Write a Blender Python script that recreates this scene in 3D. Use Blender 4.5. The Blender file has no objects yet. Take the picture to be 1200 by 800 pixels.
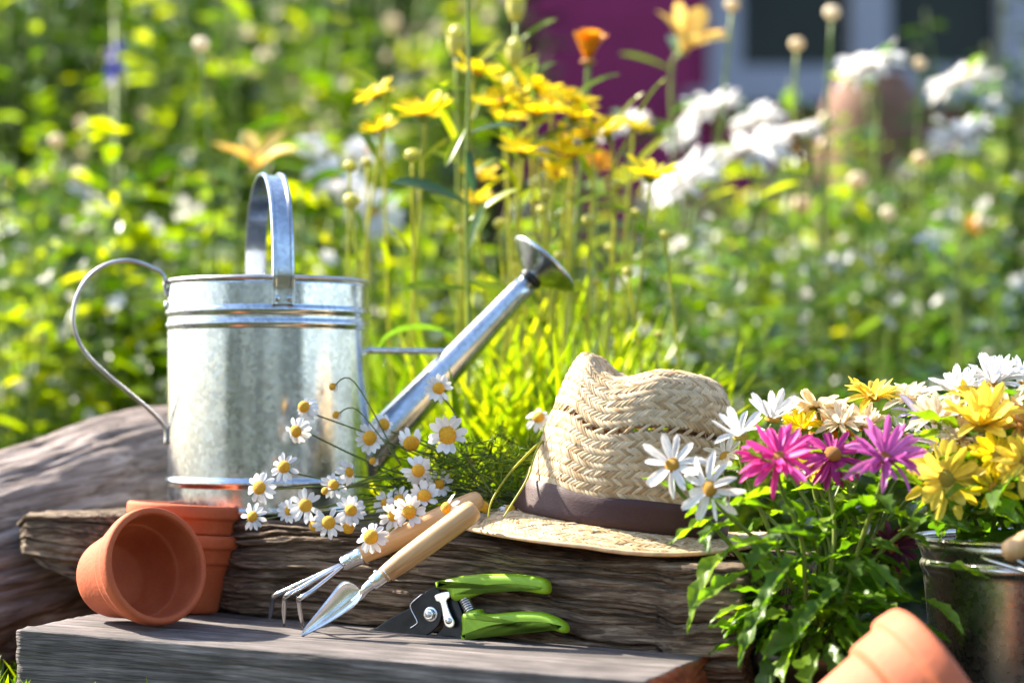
import bpy, math, random
import numpy as np
from mathutils import Matrix, Vector
R = math.radians
random.seed(7)
sc = bpy.context.scene
C = sc.collection

# ------------------------------------------------------------------ camera, sky, sun, exposure
CAMZ, FPX, HZ = 0.27, 2588.0, 480.0
cam = bpy.data.cameras.new('camera')
camo = bpy.data.objects.new('camera', cam); C.objects.link(camo)
camo.location = (0, 0, CAMZ); camo.rotation_euler = (R(90), 0, 0)
cam.lens = FPX / 1200 * 36; cam.sensor_width = 36
cam.shift_y = 80 / 1200
cam.clip_start = 0.05; cam.clip_end = 500
cam.dof.use_dof = True; cam.dof.focus_distance = 1.955; cam.dof.aperture_fstop = 2.7
cam.dof.aperture_blades = 0
sc.camera = camo

SUN_TO = Vector((-1.0, 0.50, 0.98)).normalized()          # towards the sun: behind the can, from the side of its handle
w = bpy.data.worlds.new('World'); sc.world = w; w.use_nodes = True
nt = w.node_tree
sky = nt.nodes.new('ShaderNodeTexSky'); sky.sky_type = 'NISHITA'; sky.sun_disc = False
sky.sun_elevation = math.asin(SUN_TO.z)
sky.sun_rotation = math.atan2(SUN_TO.x, SUN_TO.y)
sky.air_density = 1.0; sky.dust_density = 1.5
nt.links.new(sky.outputs[0], nt.nodes['Background'].inputs[0])
nt.nodes['Background'].inputs[1].default_value = 0.13
sun = bpy.data.lights.new('sun', 'SUN'); suno = bpy.data.objects.new('sun', sun); C.objects.link(suno)
suno.rotation_euler = SUN_TO.to_track_quat('Z', 'Y').to_euler()
suno.location = SUN_TO * 20
sun.energy = 5.0; sun.angle = R(0.55); sun.color = (1, 0.92, 0.78)
sc.view_settings.view_transform = 'Standard'; sc.view_settings.look = 'None'
sc.view_settings.exposure = 1.92; sc.view_settings.gamma = 1
sc.cycles.max_bounces = 8; sc.cycles.transparent_max_bounces = 8
sc.cycles.use_denoising = True
sc.cycles.sample_clamp_indirect = 6

def at(px, py, d):
    return Vector(((px - 600) * d / FPX, d, CAMZ - (py - HZ) * d / FPX))

# ------------------------------------------------------------------ numpy noise
def _hash(i, j, k, seed):
    h = (i.astype(np.int64) * 374761393 + j.astype(np.int64) * 668265263 + k.astype(np.int64) * 2147483647 + seed * 1274126177) & 0xFFFFFFFF
    h = ((h ^ (h >> 13)) * 1274126177) & 0xFFFFFFFF
    h = h ^ (h >> 16)
    return (h & 0xFFFF) / 32767.5 - 1.0
def vnoise(x, y, z=0.0, seed=1):
    x = np.asarray(x, float); y = np.asarray(y, float) + 0 * x; z = np.asarray(z, float) + 0 * x
    i, j, k = np.floor(x), np.floor(y), np.floor(z)
    f = [a - b for a, b in ((x, i), (y, j), (z, k))]
    u = [t * t * t * (t * (t * 6 - 15) + 10) for t in f]
    r = 0
    for a in (0, 1):
        for b in (0, 1):
            for c in (0, 1):
                wgt = (u[0] if a else 1 - u[0]) * (u[1] if b else 1 - u[1]) * (u[2] if c else 1 - u[2])
                r = r + wgt * _hash(i + a, j + b, k + c, seed)
    return r
def fbm(x, y, z=0.0, seed=1, o=4):
    s, a = 0, 1.0
    for n in range(o):
        s = s + a * vnoise(np.asarray(x) * 2 ** n, np.asarray(y) * 2 ** n, np.asarray(z) * 2 ** n, seed + n); a *= 0.5
    return s / 1.9

# ------------------------------------------------------------------ materials
def _ramp(nt, stops):
    r = nt.nodes.new('ShaderNodeValToRGB'); e = r.color_ramp.elements
    while len(e) > 1: e.remove(e[0])
    e[0].position = stops[0][0]; e[0].color = (*stops[0][1], 1)
    for p, c in stops[1:]:
        q = e.new(p); q.color = (*c, 1)
    return r
def mat(name, stops, scale=20, rough=0.6, metal=0.0, bump=0.0, stretch=(1, 1, 1), detail=6, rough_var=0.0, bscale=None,
        spec=0.5, fine=0.0, coat=0.0, dist=0.0, bstretch=None, trans=0.0, bdist=0.002):
    m = bpy.data.materials.new(name); m.use_nodes = True; nt = m.node_tree
    b = nt.nodes['Principled BSDF']
    tc = nt.nodes.new('ShaderNodeTexCoord'); mp = nt.nodes.new('ShaderNodeMapping')
    mp.inputs['Scale'].default_value = stretch
    nt.links.new(tc.outputs['Object'], mp.inputs[0])
    n = nt.nodes.new('ShaderNodeTexNoise'); n.inputs['Scale'].default_value = scale; n.inputs['Detail'].default_value = detail
    n.inputs['Roughness'].default_value = 0.6; n.inputs['Distortion'].default_value = dist
    nt.links.new(mp.outputs[0], n.inputs[0])
    r = _ramp(nt, stops); nt.links.new(n.outputs[0], r.inputs[0])
    col = r.outputs[0]
    if fine:
        n3 = nt.nodes.new('ShaderNodeTexNoise'); n3.inputs['Scale'].default_value = scale * 0.13; n3.inputs['Detail'].default_value = 3
        nt.links.new(tc.outputs['Object'], n3.inputs[0])
        mx = nt.nodes.new('ShaderNodeMix'); mx.data_type = 'RGBA'; mx.blend_type = 'MULTIPLY'
        r3 = _ramp(nt, [(0.3, (1 - fine,) * 3), (0.7, (1, 1, 1))]); nt.links.new(n3.outputs[0], r3.inputs[0])
        mx.inputs[0].default_value = 1; nt.links.new(col, mx.inputs[6]); nt.links.new(r3.outputs[0], mx.inputs[7]); col = mx.outputs[2]
    nt.links.new(col, b.inputs['Base Color'])
    b.inputs['Roughness'].default_value = rough; b.inputs['Metallic'].default_value = metal
    b.inputs['Specular IOR Level'].default_value = spec
    if coat: b.inputs['Coat Weight'].default_value = coat; b.inputs['Coat Roughness'].default_value = 0.15
    if rough_var:
        mr = nt.nodes.new('ShaderNodeMapRange'); mr.inputs[3].default_value = rough - rough_var; mr.inputs[4].default_value = rough + rough_var
        mr.inputs[1].default_value = 0.3; mr.inputs[2].default_value = 0.7
        nt.links.new(n.outputs[0], mr.inputs[0]); nt.links.new(mr.outputs[0], b.inputs['Roughness'])
    if bump:
        src = n
        if bscale:
            src = nt.nodes.new('ShaderNodeTexNoise'); src.inputs['Scale'].default_value = bscale; src.inputs['Detail'].default_value = 6
            if bstretch:
                mp2 = nt.nodes.new('ShaderNodeMapping'); mp2.inputs['Scale'].default_value = bstretch
                nt.links.new(tc.outputs['Object'], mp2.inputs[0]); nt.links.new(mp2.outputs[0], src.inputs[0])
            else: nt.links.new(mp.outputs[0], src.inputs[0])
        bp = nt.nodes.new('ShaderNodeBump'); bp.inputs['Strength'].default_value = bump; bp.inputs['Distance'].default_value = bdist
        nt.links.new(src.outputs[0], bp.inputs['Height']); nt.links.new(bp.outputs[0], b.inputs['Normal'])
    if trans:
        t = nt.nodes.new('ShaderNodeBsdfTranslucent'); nt.links.new(col, t.inputs[0])
        ms = nt.nodes.new('ShaderNodeMixShader'); ms.inputs[0].default_value = trans
        nt.links.new(b.outputs[0], ms.inputs[1]); nt.links.new(t.outputs[0], ms.inputs[2])
        nt.links.new(ms.outputs[0], nt.nodes['Material Output'].inputs[0])
    return m
def leafmat(name, stops, tcol, tfac=0.45, rough=0.4, spec=0.5, vein=None):
    """leaf or petal: glossy-diffuse face plus light shining through; hue differs from piece to piece"""
    m = bpy.data.materials.new(name); m.use_nodes = True; nt = m.node_tree
    b = nt.nodes['Principled BSDF']
    g = nt.nodes.new('ShaderNodeNewGeometry'); oi = nt.nodes.new('ShaderNodeObjectInfo')
    ad = nt.nodes.new('ShaderNodeMath'); ad.operation = 'ADD'
    nt.links.new(g.outputs['Random Per Island'], ad.inputs[0]); nt.links.new(oi.outputs['Random'], ad.inputs[1])
    fr = nt.nodes.new('ShaderNodeMath'); fr.operation = 'FRACT'; nt.links.new(ad.outputs[0], fr.inputs[0])
    r = _ramp(nt, stops); nt.links.new(fr.outputs[0], r.inputs[0])
    col = r.outputs[0]
    tc = nt.nodes.new('ShaderNodeTexCoord')
    n = nt.nodes.new('ShaderNodeTexNoise'); n.inputs['Scale'].default_value = 130; n.inputs['Detail'].default_value = 3
    if vein:
        mpv = nt.nodes.new('ShaderNodeMapping'); mpv.inputs['Scale'].default_value = vein; n.inputs['Scale'].default_value = 1.0
        nt.links.new(tc.outputs['Object'], mpv.inputs[0]); nt.links.new(mpv.outputs[0], n.inputs[0])
    else: nt.links.new(tc.outputs['Object'], n.inputs[0])
    mr = nt.nodes.new('ShaderNodeMapRange'); mr.inputs[1].default_value = 0.3; mr.inputs[2].default_value = 0.7; mr.inputs[3].default_value = 0.70 if vein else 0.78; mr.inputs[4].default_value = 1.15
    nt.links.new(n.outputs[0], mr.inputs[0])
    mx = nt.nodes.new('ShaderNodeVectorMath'); mx.operation = 'SCALE'
    nt.links.new(col, mx.inputs[0]); nt.links.new(mr.outputs[0], mx.inputs['Scale']); col = mx.outputs[0]
    nt.links.new(col, b.inputs['Base Color'])
    b.inputs['Roughness'].default_value = rough; b.inputs['Specular IOR Level'].default_value = spec
    t = nt.nodes.new('ShaderNodeBsdfTranslucent')
    mul = nt.nodes.new('ShaderNodeMix'); mul.data_type = 'RGBA'; mul.blend_type = 'MULTIPLY'; mul.inputs[0].default_value = 1
    nt.links.new(col, mul.inputs[6]); mul.inputs[7].default_value = (*tcol, 1); nt.links.new(mul.outputs[2], t.inputs[0])
    ms = nt.nodes.new('ShaderNodeMixShader'); ms.inputs[0].default_value = tfac
    nt.links.new(b.outputs[0], ms.inputs[1]); nt.links.new(t.outputs[0], ms.inputs[2])
    nt.links.new(ms.outputs[0], nt.nodes['Material Output'].inputs[0])
    return m
def galvanised(name, base, rough, spangle=160, contrast=0.25):
    m = bpy.data.materials.new(name); m.use_nodes = True; nt = m.node_tree
    b = nt.nodes['Principled BSDF']; b.inputs['Metallic'].default_value = 1
    tc = nt.nodes.new('ShaderNodeTexCoord')
    v = nt.nodes.new('ShaderNodeTexVoronoi'); v.inputs['Scale'].default_value = spangle
    nz = nt.nodes.new('ShaderNodeTexNoise'); nz.inputs['Scale'].default_value = 60; nz.inputs['Detail'].default_value = 5
    nl = nt.nodes.new('ShaderNodeTexNoise'); nl.inputs['Scale'].default_value = 9; nl.inputs['Detail'].default_value = 4
    for n in (v, nz, nl): nt.links.new(tc.outputs['Object'], n.inputs[0])
    bw = nt.nodes.new('ShaderNodeSeparateColor'); nt.links.new(v.outputs['Color'], bw.inputs[0])
    mr = nt.nodes.new('ShaderNodeMapRange'); mr.inputs[3].default_value = rough - 0.035; mr.inputs[4].default_value = rough + 0.045
    nt.links.new(bw.outputs[0], mr.inputs[0])
    ad = nt.nodes.new('ShaderNodeMath'); ad.operation = 'MULTIPLY_ADD'; ad.inputs[1].default_value = 0.22; ad.inputs[2].default_value = -0.11
    nt.links.new(nl.outputs[0], ad.inputs[0])
    a2 = nt.nodes.new('ShaderNodeMath'); a2.operation = 'ADD'; nt.links.new(mr.outputs[0], a2.inputs[0]); nt.links.new(ad.outputs[0], a2.inputs[1])
    nt.links.new(a2.outputs[0], b.inputs['Roughness'])
    r = _ramp(nt, [(0.0, tuple(c * (1 - contrast) for c in base)), (1, base)])
    a3 = nt.nodes.new('ShaderNodeMath'); a3.operation = 'ADD'; nt.links.new(bw.outputs[1], a3.inputs[0])
    s3 = nt.nodes.new('ShaderNodeMath'); s3.operation = 'MULTIPLY_ADD'; s3.inputs[1].default_value = 2.4; s3.inputs[2].default_value = -1.2
    nt.links.new(nz.outputs[0], s3.inputs[0]); nt.links.new(s3.outputs[0], a3.inputs[1])
    nt.links.new(a3.outputs[0], r.inputs[0]); nt.links.new(r.outputs[0], b.inputs['Base Color'])
    bp = nt.nodes.new('ShaderNodeBump'); bp.inputs['Strength'].default_value = 0.10; bp.inputs['Distance'].default_value = 0.0015
    nt.links.new(nl.outputs[0], bp.inputs['Height']); nt.links.new(bp.outputs[0], b.inputs['Normal'])
    return m

M = {}
M['zinc'] = galvanised('galvanised_steel', (0.55, 0.59, 0.63), 0.21, 230, 0.26)
M['zinc_worn'] = galvanised('galvanised_bucket', (0.58, 0.53, 0.49), 0.28, 220, 0.16)
M['steel'] = mat('polished_steel', [(0.3, (0.75, 0.76, 0.78)), (0.7, (0.88, 0.89, 0.9))], 60, 0.16, 1.0, 0.05, rough_var=0.05)
M['rod'] = mat('plated_rod', [(0.3, (0.55, 0.55, 0.56)), (0.7, (0.78, 0.78, 0.78))], 60, 0.25, 1.0)
M['wire'] = mat('tarnished_wire', [(0.3, (0.36, 0.33, 0.31)), (0.7, (0.6, 0.58, 0.56))], 50, 0.33, 1.0, 0.1)
M['terra'] = mat('terracotta', [(0.25, (0.42, 0.072, 0.018)), (0.52, (0.50, 0.098, 0.025)), (0.72, (0.56, 0.135, 0.045)), (0.9, (0.60, 0.24, 0.13))], 34, 0.78, 0, 0.25, fine=0.25, bscale=260, rough_var=0.08)
M['terra2'] = mat('pale_terracotta', [(0.25, (0.48, 0.11, 0.04)), (0.55, (0.55, 0.14, 0.055)), (0.8, (0.60, 0.20, 0.10))], 24, 0.75, 0, 0.2, fine=0.2, bscale=260)
M['log'] = mat('old_brown_wood', [(0.32, (0.028, 0.015, 0.008)), (0.44, (0.10, 0.062, 0.034)), (0.54, (0.20, 0.135, 0.08)), (0.68, (0.36, 0.27, 0.18))], 150, 0.85, 0, 1.0,
               (0.085, 1, 1), 12, fine=0.4, bscale=420, dist=1.5, bstretch=(0.16, 1, 1), bdist=0.004)
M['drift'] = mat('grey_driftwood', [(0.3, (0.05, 0.034, 0.027)), (0.43, (0.17, 0.125, 0.105)), (0.55, (0.29, 0.23, 0.205)), (0.70, (0.46, 0.39, 0.36))], 115, 0.88, 0, 1.0,
                 (0.09, 1, 1), 12, fine=0.45, bscale=320, dist=1.6, bstretch=(0.12, 1, 1), bdist=0.004)
M['plank'] = mat('weathered_board', [(0.3, (0.038, 0.030, 0.027)), (0.45, (0.105, 0.085, 0.078)), (0.58, (0.19, 0.16, 0.15)), (0.70, (0.34, 0.30, 0.28))], 170, 0.8, 0, 1.0,
                 (0.05, 1, 1), 12, fine=0.55, bscale=420, dist=0.9, bstretch=(0.07, 1, 1), bdist=0.003)
M['plank_end'] = mat('sawn_board_end', [(0.3, (0.12, 0.045, 0.02)), (0.55, (0.25, 0.10, 0.04)), (0.8, (0.36, 0.17, 0.08))], 70, 0.8, 0, 0.4, (1, 0.35, 1.2))
M['handle_wood'] = mat('beech_handle', [(0.3, (0.38, 0.17, 0.055)), (0.45, (0.60, 0.33, 0.13)), (0.6, (0.68, 0.41, 0.18)), (0.8, (0.76, 0.50, 0.26))], 130, 0.42, 0, 0.25, (1, 1, 0.06), 8, fine=0.25, dist=0.5)
M['blade_black'] = mat('coated_blade', [(0.3, (0.012, 0.013, 0.014)), (0.7, (0.03, 0.032, 0.034))], 90, 0.33, 0.4, 0.15)
M['green_grip'] = mat('green_grip', [(0.3, (0.20, 0.38, 0.005)), (0.7, (0.26, 0.46, 0.010))], 40, 0.42, 0, 0.06, bscale=600)
M['straw'] = leafmat('straw', [(0.0, (0.46, 0.30, 0.14)), (0.25, (0.64, 0.47, 0.26)), (0.7, (0.76, 0.61, 0.39)), (0.92, (0.68, 0.50, 0.27)), (1.0, (0.44, 0.26, 0.11))], (1.1, 0.85, 0.5), 0.28, 0.5, 0.4)
M['straw_base'] = mat('straw_underlay', [(0.3, (0.22, 0.13, 0.06)), (0.7, (0.36, 0.24, 0.12))], 120, 0.7, trans=0.25)
M['ribbon'] = mat('dark_ribbon', [(0.3, (0.034, 0.009, 0.007)), (0.7, (0.058, 0.018, 0.014))], 300, 0.55, 0, 0.2, (1, 1, 5))
M['soil'] = mat('garden_ground', [(0.3, (0.020, 0.016, 0.010)), (0.5, (0.035, 0.035, 0.014)), (0.7, (0.05, 0.065, 0.018))], 6, 0.9, 0, 0.5, detail=10)  # near-black ground colour paints in the shade of background gaps
M['pot_soil'] = mat('potting_soil', [(0.3, (0.012, 0.008, 0.005)), (0.7, (0.05, 0.033, 0.02))], 160, 0.95, 0, 1.0)
M['plastic'] = mat('nursery_pot_plastic', [(0.3, (0.018, 0.013, 0.012)), (0.7, (0.03, 0.022, 0.02))], 40, 0.4)
M['wall'] = mat('magenta_render', [(0.3, (0.20, 0.010, 0.07)), (0.7, (0.26, 0.015, 0.09))], 8, 0.85, 0, 0.2)
M['frame'] = mat('painted_frame', [(0.3, (0.22, 0.22, 0.26)), (0.7, (0.29, 0.29, 0.34))], 20, 0.5)
M['glass'] = mat('dark_glass', [(0.3, (0.012, 0.016, 0.012)), (0.7, (0.02, 0.026, 0.018))], 3, 0.08, 0, 0, spec=0.12)
M['clay'] = mat('brown_clay', [(0.3, (0.12, 0.055, 0.03)), (0.7, (0.19, 0.085, 0.045))], 12, 0.8, 0, 0.2)
# plants
M['leaf'] = leafmat('garden_leaf', [(0, (0.010, 0.030, 0.004)), (0.28, (0.03, 0.075, 0.006)), (0.5, (0.09, 0.175, 0.007)), (0.78, (0.19, 0.29, 0.008)), (1, (0.32, 0.38, 0.008))], (1.7, 1.6, 0.15), 0.55, 0.26, 0.35)  # darkest ramp tones put background shade into the leaf colour
M['leaf_yellow'] = leafmat('lime_leaf', [(0, (0.04, 0.09, 0.006)), (0.3, (0.14, 0.23, 0.008)), (0.7, (0.27, 0.36, 0.010)), (1, (0.40, 0.42, 0.015))], (1.6, 1.5, 0.2), 0.55, 0.3, 0.5)
M['leaf_dark'] = leafmat('dark_leaf', [(0, (0.008, 0.022, 0.006)), (0.5, (0.02, 0.05, 0.009)), (1, (0.05, 0.09, 0.012))], (1.5, 1.6, 0.3), 0.28, 0.5, 0.12)  # kept very dark: deep background shade is painted into these leaves
M['leaf_grey'] = leafmat('bluish_leaf', [(0, (0.02, 0.06, 0.015)), (0.5, (0.07, 0.15, 0.03)), (1, (0.16, 0.24, 0.05))], (1.6, 1.7, 0.4), 0.45, 0.22, 0.9)
M['blade'] = leafmat('fresh_blade', [(0, (0.06, 0.13, 0.008)), (0.3, (0.15, 0.25, 0.010)), (0.7, (0.27, 0.37, 0.012)), (1, (0.40, 0.44, 0.02))], (1.6, 1.5, 0.25), 0.55, 0.33, 0.5)
M['mum_leaf'] = leafmat('chrysanthemum_leaf', [(0, (0.055, 0.125, 0.010)), (0.5, (0.115, 0.22, 0.014)), (1, (0.20, 0.31, 0.02))], (1.6, 1.7, 0.3), 0.55, 0.4, 0.4)
M['stem'] = leafmat('green_stem', [(0, (0.12, 0.20, 0.02)), (1, (0.22, 0.28, 0.035))], (1.2, 1.2, 0.5), 0.25, 0.5)
M['stem_y'] = leafmat('yellow_green_stem', [(0, (0.30, 0.34, 0.015)), (1, (0.48, 0.46, 0.025))], (1.4, 1.3, 0.4), 0.35, 0.5)
M['stem_b'] = leafmat('thin_stem', [(0, (0.10, 0.13, 0.02)), (1, (0.17, 0.19, 0.035))], (1.2, 1.2, 0.5), 0.2, 0.5)
def petalmat(name, a, b, t=0.35, rough=0.5): return leafmat(name, [(0, a), (1, b)], (1.05, 1.0, 0.95), t, rough, 0.3, (2.6, 34, 10))
M['white'] = petalmat('white_petal', (0.78, 0.77, 0.75), (0.84, 0.83, 0.82))
M['yellow'] = petalmat('yellow_petal', (0.88, 0.66, 0.006), (0.91, 0.75, 0.012), 0.55)
M['orange'] = petalmat('orange_petal', (0.80, 0.28, 0.01), (0.85, 0.40, 0.015), 0.4)
M['pale_orange'] = petalmat('lily_petal', (0.80, 0.45, 0.07), (0.85, 0.60, 0.16), 0.4)
M['cream'] = petalmat('cream_petal', (0.82, 0.66, 0.40), (0.85, 0.76, 0.58), 0.4)
M['pink'] = petalmat('pink_petal', (0.76, 0.035, 0.30), (0.82, 0.09, 0.42), 0.35)
M['magenta'] = petalmat('magenta_petal', (0.36, 0.018, 0.16), (0.52, 0.04, 0.26), 0.3)
M['orchid'] = petalmat('orchid_petal', (0.55, 0.10, 0.42), (0.70, 0.22, 0.55), 0.4)
M['lilac'] = petalmat('lilac_petal', (0.72, 0.56, 0.74), (0.80, 0.70, 0.82), 0.4)
M['lemon'] = petalmat('lemon_petal', (0.86, 0.64, 0.04), (0.88, 0.72, 0.12), 0.42)
M['maroon'] = petalmat('maroon_petal', (0.06, 0.006, 0.022), (0.11, 0.012, 0.04), 0.2)
M['blue'] = petalmat('blue_petal', (0.07, 0.07, 0.50), (0.12, 0.10, 0.60), 0.3)
M['rust'] = petalmat('rust_petal', (0.70, 0.16, 0.02), (0.76, 0.22, 0.03), 0.3)
M['disc'] = mat('yellow_disc', [(0.3, (0.66, 0.28, 0.006)), (0.7, (0.82, 0.46, 0.014))], 900, 0.7, 0, 1.0, bscale=1500)
M['disc_g'] = mat('greenish_disc', [(0.3, (0.45, 0.38, 0.03)), (0.7, (0.70, 0.52, 0.05))], 700, 0.7, 0, 1.0, bscale=1200)
M['disc_o'] = mat('orange_disc', [(0.3, (0.48, 0.16, 0.01)), (0.7, (0.68, 0.30, 0.015))], 700, 0.7, 0, 1.0, bscale=1200)
M['bud'] = mat('bud_green', [(0.3, (0.36, 0.34, 0.05)), (0.7, (0.58, 0.50, 0.10))], 200, 0.5)

# ------------------------------------------------------------------ mesh helpers
WM = {}
def _mesh(name, V, F, m, smooth=True):
    me = bpy.data.meshes.new(name)
    me.from_pydata([tuple(v) for v in V], [], [tuple(f) for f in F]); me.update()
    for x in (m if isinstance(m, (list, tuple)) else [m]): me.materials.append(x)
    if smooth:
        me.polygons.foreach_set('use_smooth', [True] * len(me.polygons))
    return me
def tag(o, label=None, cat=None, group=None, kind=None):
    if label: o['label'] = label
    if cat: o['category'] = cat
    if group: o['group'] = group
    if kind: o['kind'] = kind
    return o
def thing(name, label, cat, loc=(0, 0, 0), rot=None, group=None, mtx=None):
    o = bpy.data.objects.new(name, None); C.objects.link(o)
    o.empty_display_size = 0.02
    mm = mtx if mtx is not None else Matrix.Translation(Vector(loc)) @ ((Matrix.Rotation(rot, 4, 'Z')) if rot else Matrix())
    o.matrix_world = mm; WM[o.name] = mm
    return tag(o, label, cat, group)
def part(name, VF, m, parent=None, world=False, smooth=True, sharp=None):
    V, F = VF
    if world and parent is not None:
        inv = WM[parent.name].inverted(); V = [inv @ Vector(v) for v in V]
    me = _mesh(name, V, F, m, smooth)
    if sharp: me.set_sharp_from_angle(angle=R(sharp))
    o = bpy.data.objects.new(name, me); C.objects.link(o)
    if parent is not None:
        o.parent = parent; WM[o.name] = WM[parent.name]
    else: WM[o.name] = Matrix()
    return o
def inst(name, me, mtx, parent):
    """a shared mesh as a child; mtx in world space"""
    o = bpy.data.objects.new(name, me); C.objects.link(o)
    o.parent = parent; o.matrix_basis = WM[parent.name].inverted() @ mtx; WM[o.name] = mtx
    return o
def merge(*lst):
    V, F = [], []
    for v, f in lst:
        k = len(V); V += list(v); F += [tuple(i + k for i in q) for q in f]
    return V, F
def tr(VF, m): return [m @ Vector(v) for v in VF[0]], VF[1]
def tube(path, rad, n=8, cap=True):
    P = [Vector(p) for p in path]; N = len(P)
    if not hasattr(rad, '__len__'): rad = [rad] * N
    V, F = [], []
    t0 = (P[1] - P[0]).normalized()
    a = Vector((0, 0, 1)) if abs(t0.z) < 0.9 else Vector((1, 0, 0))
    u = t0.cross(a).normalized()
    for i in range(N):
        t = (P[min(i + 1, N - 1)] - P[max(i - 1, 0)]).normalized()
        u = (u - t * u.dot(t)).normalized(); v = t.cross(u)
        for k in range(n):
            an = 2 * math.pi * k / n
            V.append(P[i] + (u * math.cos(an) + v * math.sin(an)) * rad[i])
    for i in range(N - 1):
        for k in range(n):
            k2 = (k + 1) % n
            F.append((i * n + k, i * n + k2, (i + 1) * n + k2, (i + 1) * n + k))
    if cap:
        F.append(tuple(range(n))[::-1]); F.append(tuple((N - 1) * n + k for k in range(n)))
    return V, F
def crom(pts, sub=6, closed=False):
    P = [Vector(p) for p in pts]; n = len(P); out = []
    rng = n if closed else n - 1
    for i in range(rng):
        if closed: a, b, c, d = P[(i - 1) % n], P[i], P[(i + 1) % n], P[(i + 2) % n]
        else: a, b, c, d = P[max(i - 1, 0)], P[i], P[i + 1], P[min(i + 2, n - 1)]
        for s in range(sub):
            t = s / sub
            out.append(0.5 * ((2 * b) + (c - a) * t + (2 * a - 5 * b + 4 * c - d) * t * t + (3 * b - a - 3 * c + d) * t ** 3))
    if not closed: out.append(P[-1])
    return out
def lathe(prof, n=48):
    V, F = [], []; rows = []
    for r, z in prof:
        if r < 1e-6:
            rows.append([len(V)]); V.append(Vector((0, 0, z)))
        else:
            rows.append(list(range(len(V), len(V) + n)))
            for k in range(n):
                a = 2 * math.pi * k / n; V.append(Vector((r * math.cos(a), r * math.sin(a), z)))
    for A, B in zip(rows, rows[1:]):
        for k in range(n):
            k2 = (k + 1) % n
            if len(A) == 1 and len(B) == 1: continue
            if len(A) == 1: F.append((A[0], B[k2], B[k]))
            elif len(B) == 1: F.append((A[k], A[k2], B[0]))
            else: F.append((A[k], A[k2], B[k2], B[k]))
    return V, F
def gridF(nu, nv, closed_u=False, off=0):
    F = []
    for i in range(nu if closed_u else nu - 1):
        for j in range(nv - 1):
            a, b = i * nv + j, ((i + 1) % nu) * nv + j
            F.append((off + a, off + b, off + b + 1, off + a + 1))
    return F
def frame(c, n, roll=0.0):
    n = Vector(n).normalized()
    q = n.to_track_quat('Z', 'Y')
    return Matrix.Translation(Vector(c)) @ q.to_matrix().to_4x4() @ Matrix.Rotation(roll, 4, 'Z')
def box(cx, cy, cz, sx, sy, sz):
    V = [Vector((cx + a * sx / 2, cy + b * sy / 2, cz + c * sz / 2)) for a in (-1, 1) for b in (-1, 1) for c in (-1, 1)]
    return V, [(0, 1, 3, 2), (4, 6, 7, 5), (0, 4, 5, 1), (2, 3, 7, 6), (0, 2, 6, 4), (1, 5, 7, 3)]
def beam(L, secfn, nl, ncs, dispfn, capmat=None):
    """a log or board along +x: secfn(s) -> ncs closed (y, z) points; dispfn(S, A, Y, Z, N) -> depth along the outward normal"""
    rows = []
    for i in range(nl):
        s = L * i / (nl - 1)
        rows.append(np.array(secfn(s)))
    P = np.array(rows)                                                   # nl, ncs, 2
    nx = np.roll(P, -1, 1) - np.roll(P, 1, 1)
    Nn = np.stack([nx[..., 1], -nx[..., 0]], -1); Nn /= np.linalg.norm(Nn, axis=-1, keepdims=True) + 1e-9
    S = np.repeat(np.linspace(0, L, nl)[:, None], ncs, 1)
    seg = np.linalg.norm(np.roll(P, -1, 1) - P, axis=-1); A = np.cumsum(seg, 1)
    D = dispfn(S, A, P[..., 0], P[..., 1])
    Q = P + Nn * D[..., None]
    endw = 0.004 * fbm(Q[..., 0] * 60, Q[..., 1] * 60, 0, 5)
    X = S.copy(); X[0] += endw[0]; X[-1] += endw[-1]
    V = [Vector((x, y, z)) for x, y, z in zip(X.ravel(), Q[..., 0].ravel(), Q[..., 1].ravel())]
    F = []
    for i in range(nl - 1):
        for k in range(ncs):
            k2 = (k + 1) % ncs
            F.append((i * ncs + k, (i + 1) * ncs + k, (i + 1) * ncs + k2, i * ncs + k2))
    ncap0 = len(F)
    for e, b in ((0, 0), (1, (nl - 1) * ncs)):
        ring = list(range(b, b + ncs)); cen = sum((V[i] for i in ring), Vector()) / ncs
        for f in (0.75, 0.45, 0.2):
            st = len(V)
            for i, r0 in enumerate(range(b, b + ncs)):
                p = cen.lerp(V[r0], f); p.x += random.uniform(-1, 1) * 0.0012; V.append(p)
            new = list(range(st, st + ncs))
            for k in range(ncs):
                k2 = (k + 1) % ncs
                q = (ring[k], ring[k2], new[k2], new[k]); F.append(q if e == 0 else q[::-1])
            ring = new
        F.append(tuple(ring) if e == 0 else tuple(ring[::-1]))
    return V, F, ncap0
def rrect(n, rad):
    """closed unit rounded square, counter-clockwise from lower left, n points"""
    pts = []
    for cx, cy, a0 in ((1 - rad, rad, -90), (1 - rad, 1 - rad, 0), (rad, 1 - rad, 90), (rad, rad, 180)):
        for k in range(7):
            a = R(a0 + 15 * k); pts.append((cx + rad * math.cos(a), cy + rad * math.sin(a)))
    pts = np.array(pts + [pts[0]]); seg = np.linalg.norm(np.diff(pts, axis=0), axis=1); cum = np.concatenate([[0], np.cumsum(seg)])
    t = np.linspace(0, cum[-1], n, endpoint=False)
    return np.stack([np.interp(t, cum, pts[:, 0]), np.interp(t, cum, pts[:, 1])], 1)

# ================================================================== SETTING
# ground
gv, gf = [], []
n = 60
for i in range(n + 1):
    for j in range(n + 1):
        x = -30 + 60 * i / n; y = -20 + 60 * j / n
        gv.append((x * abs(x) / 6 if abs(x) > 6 else x, y, 0.0))
g = part('ground', (gv, gridF(n + 1, n + 1)), M['soil']); g['kind'] = 'structure'

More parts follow.
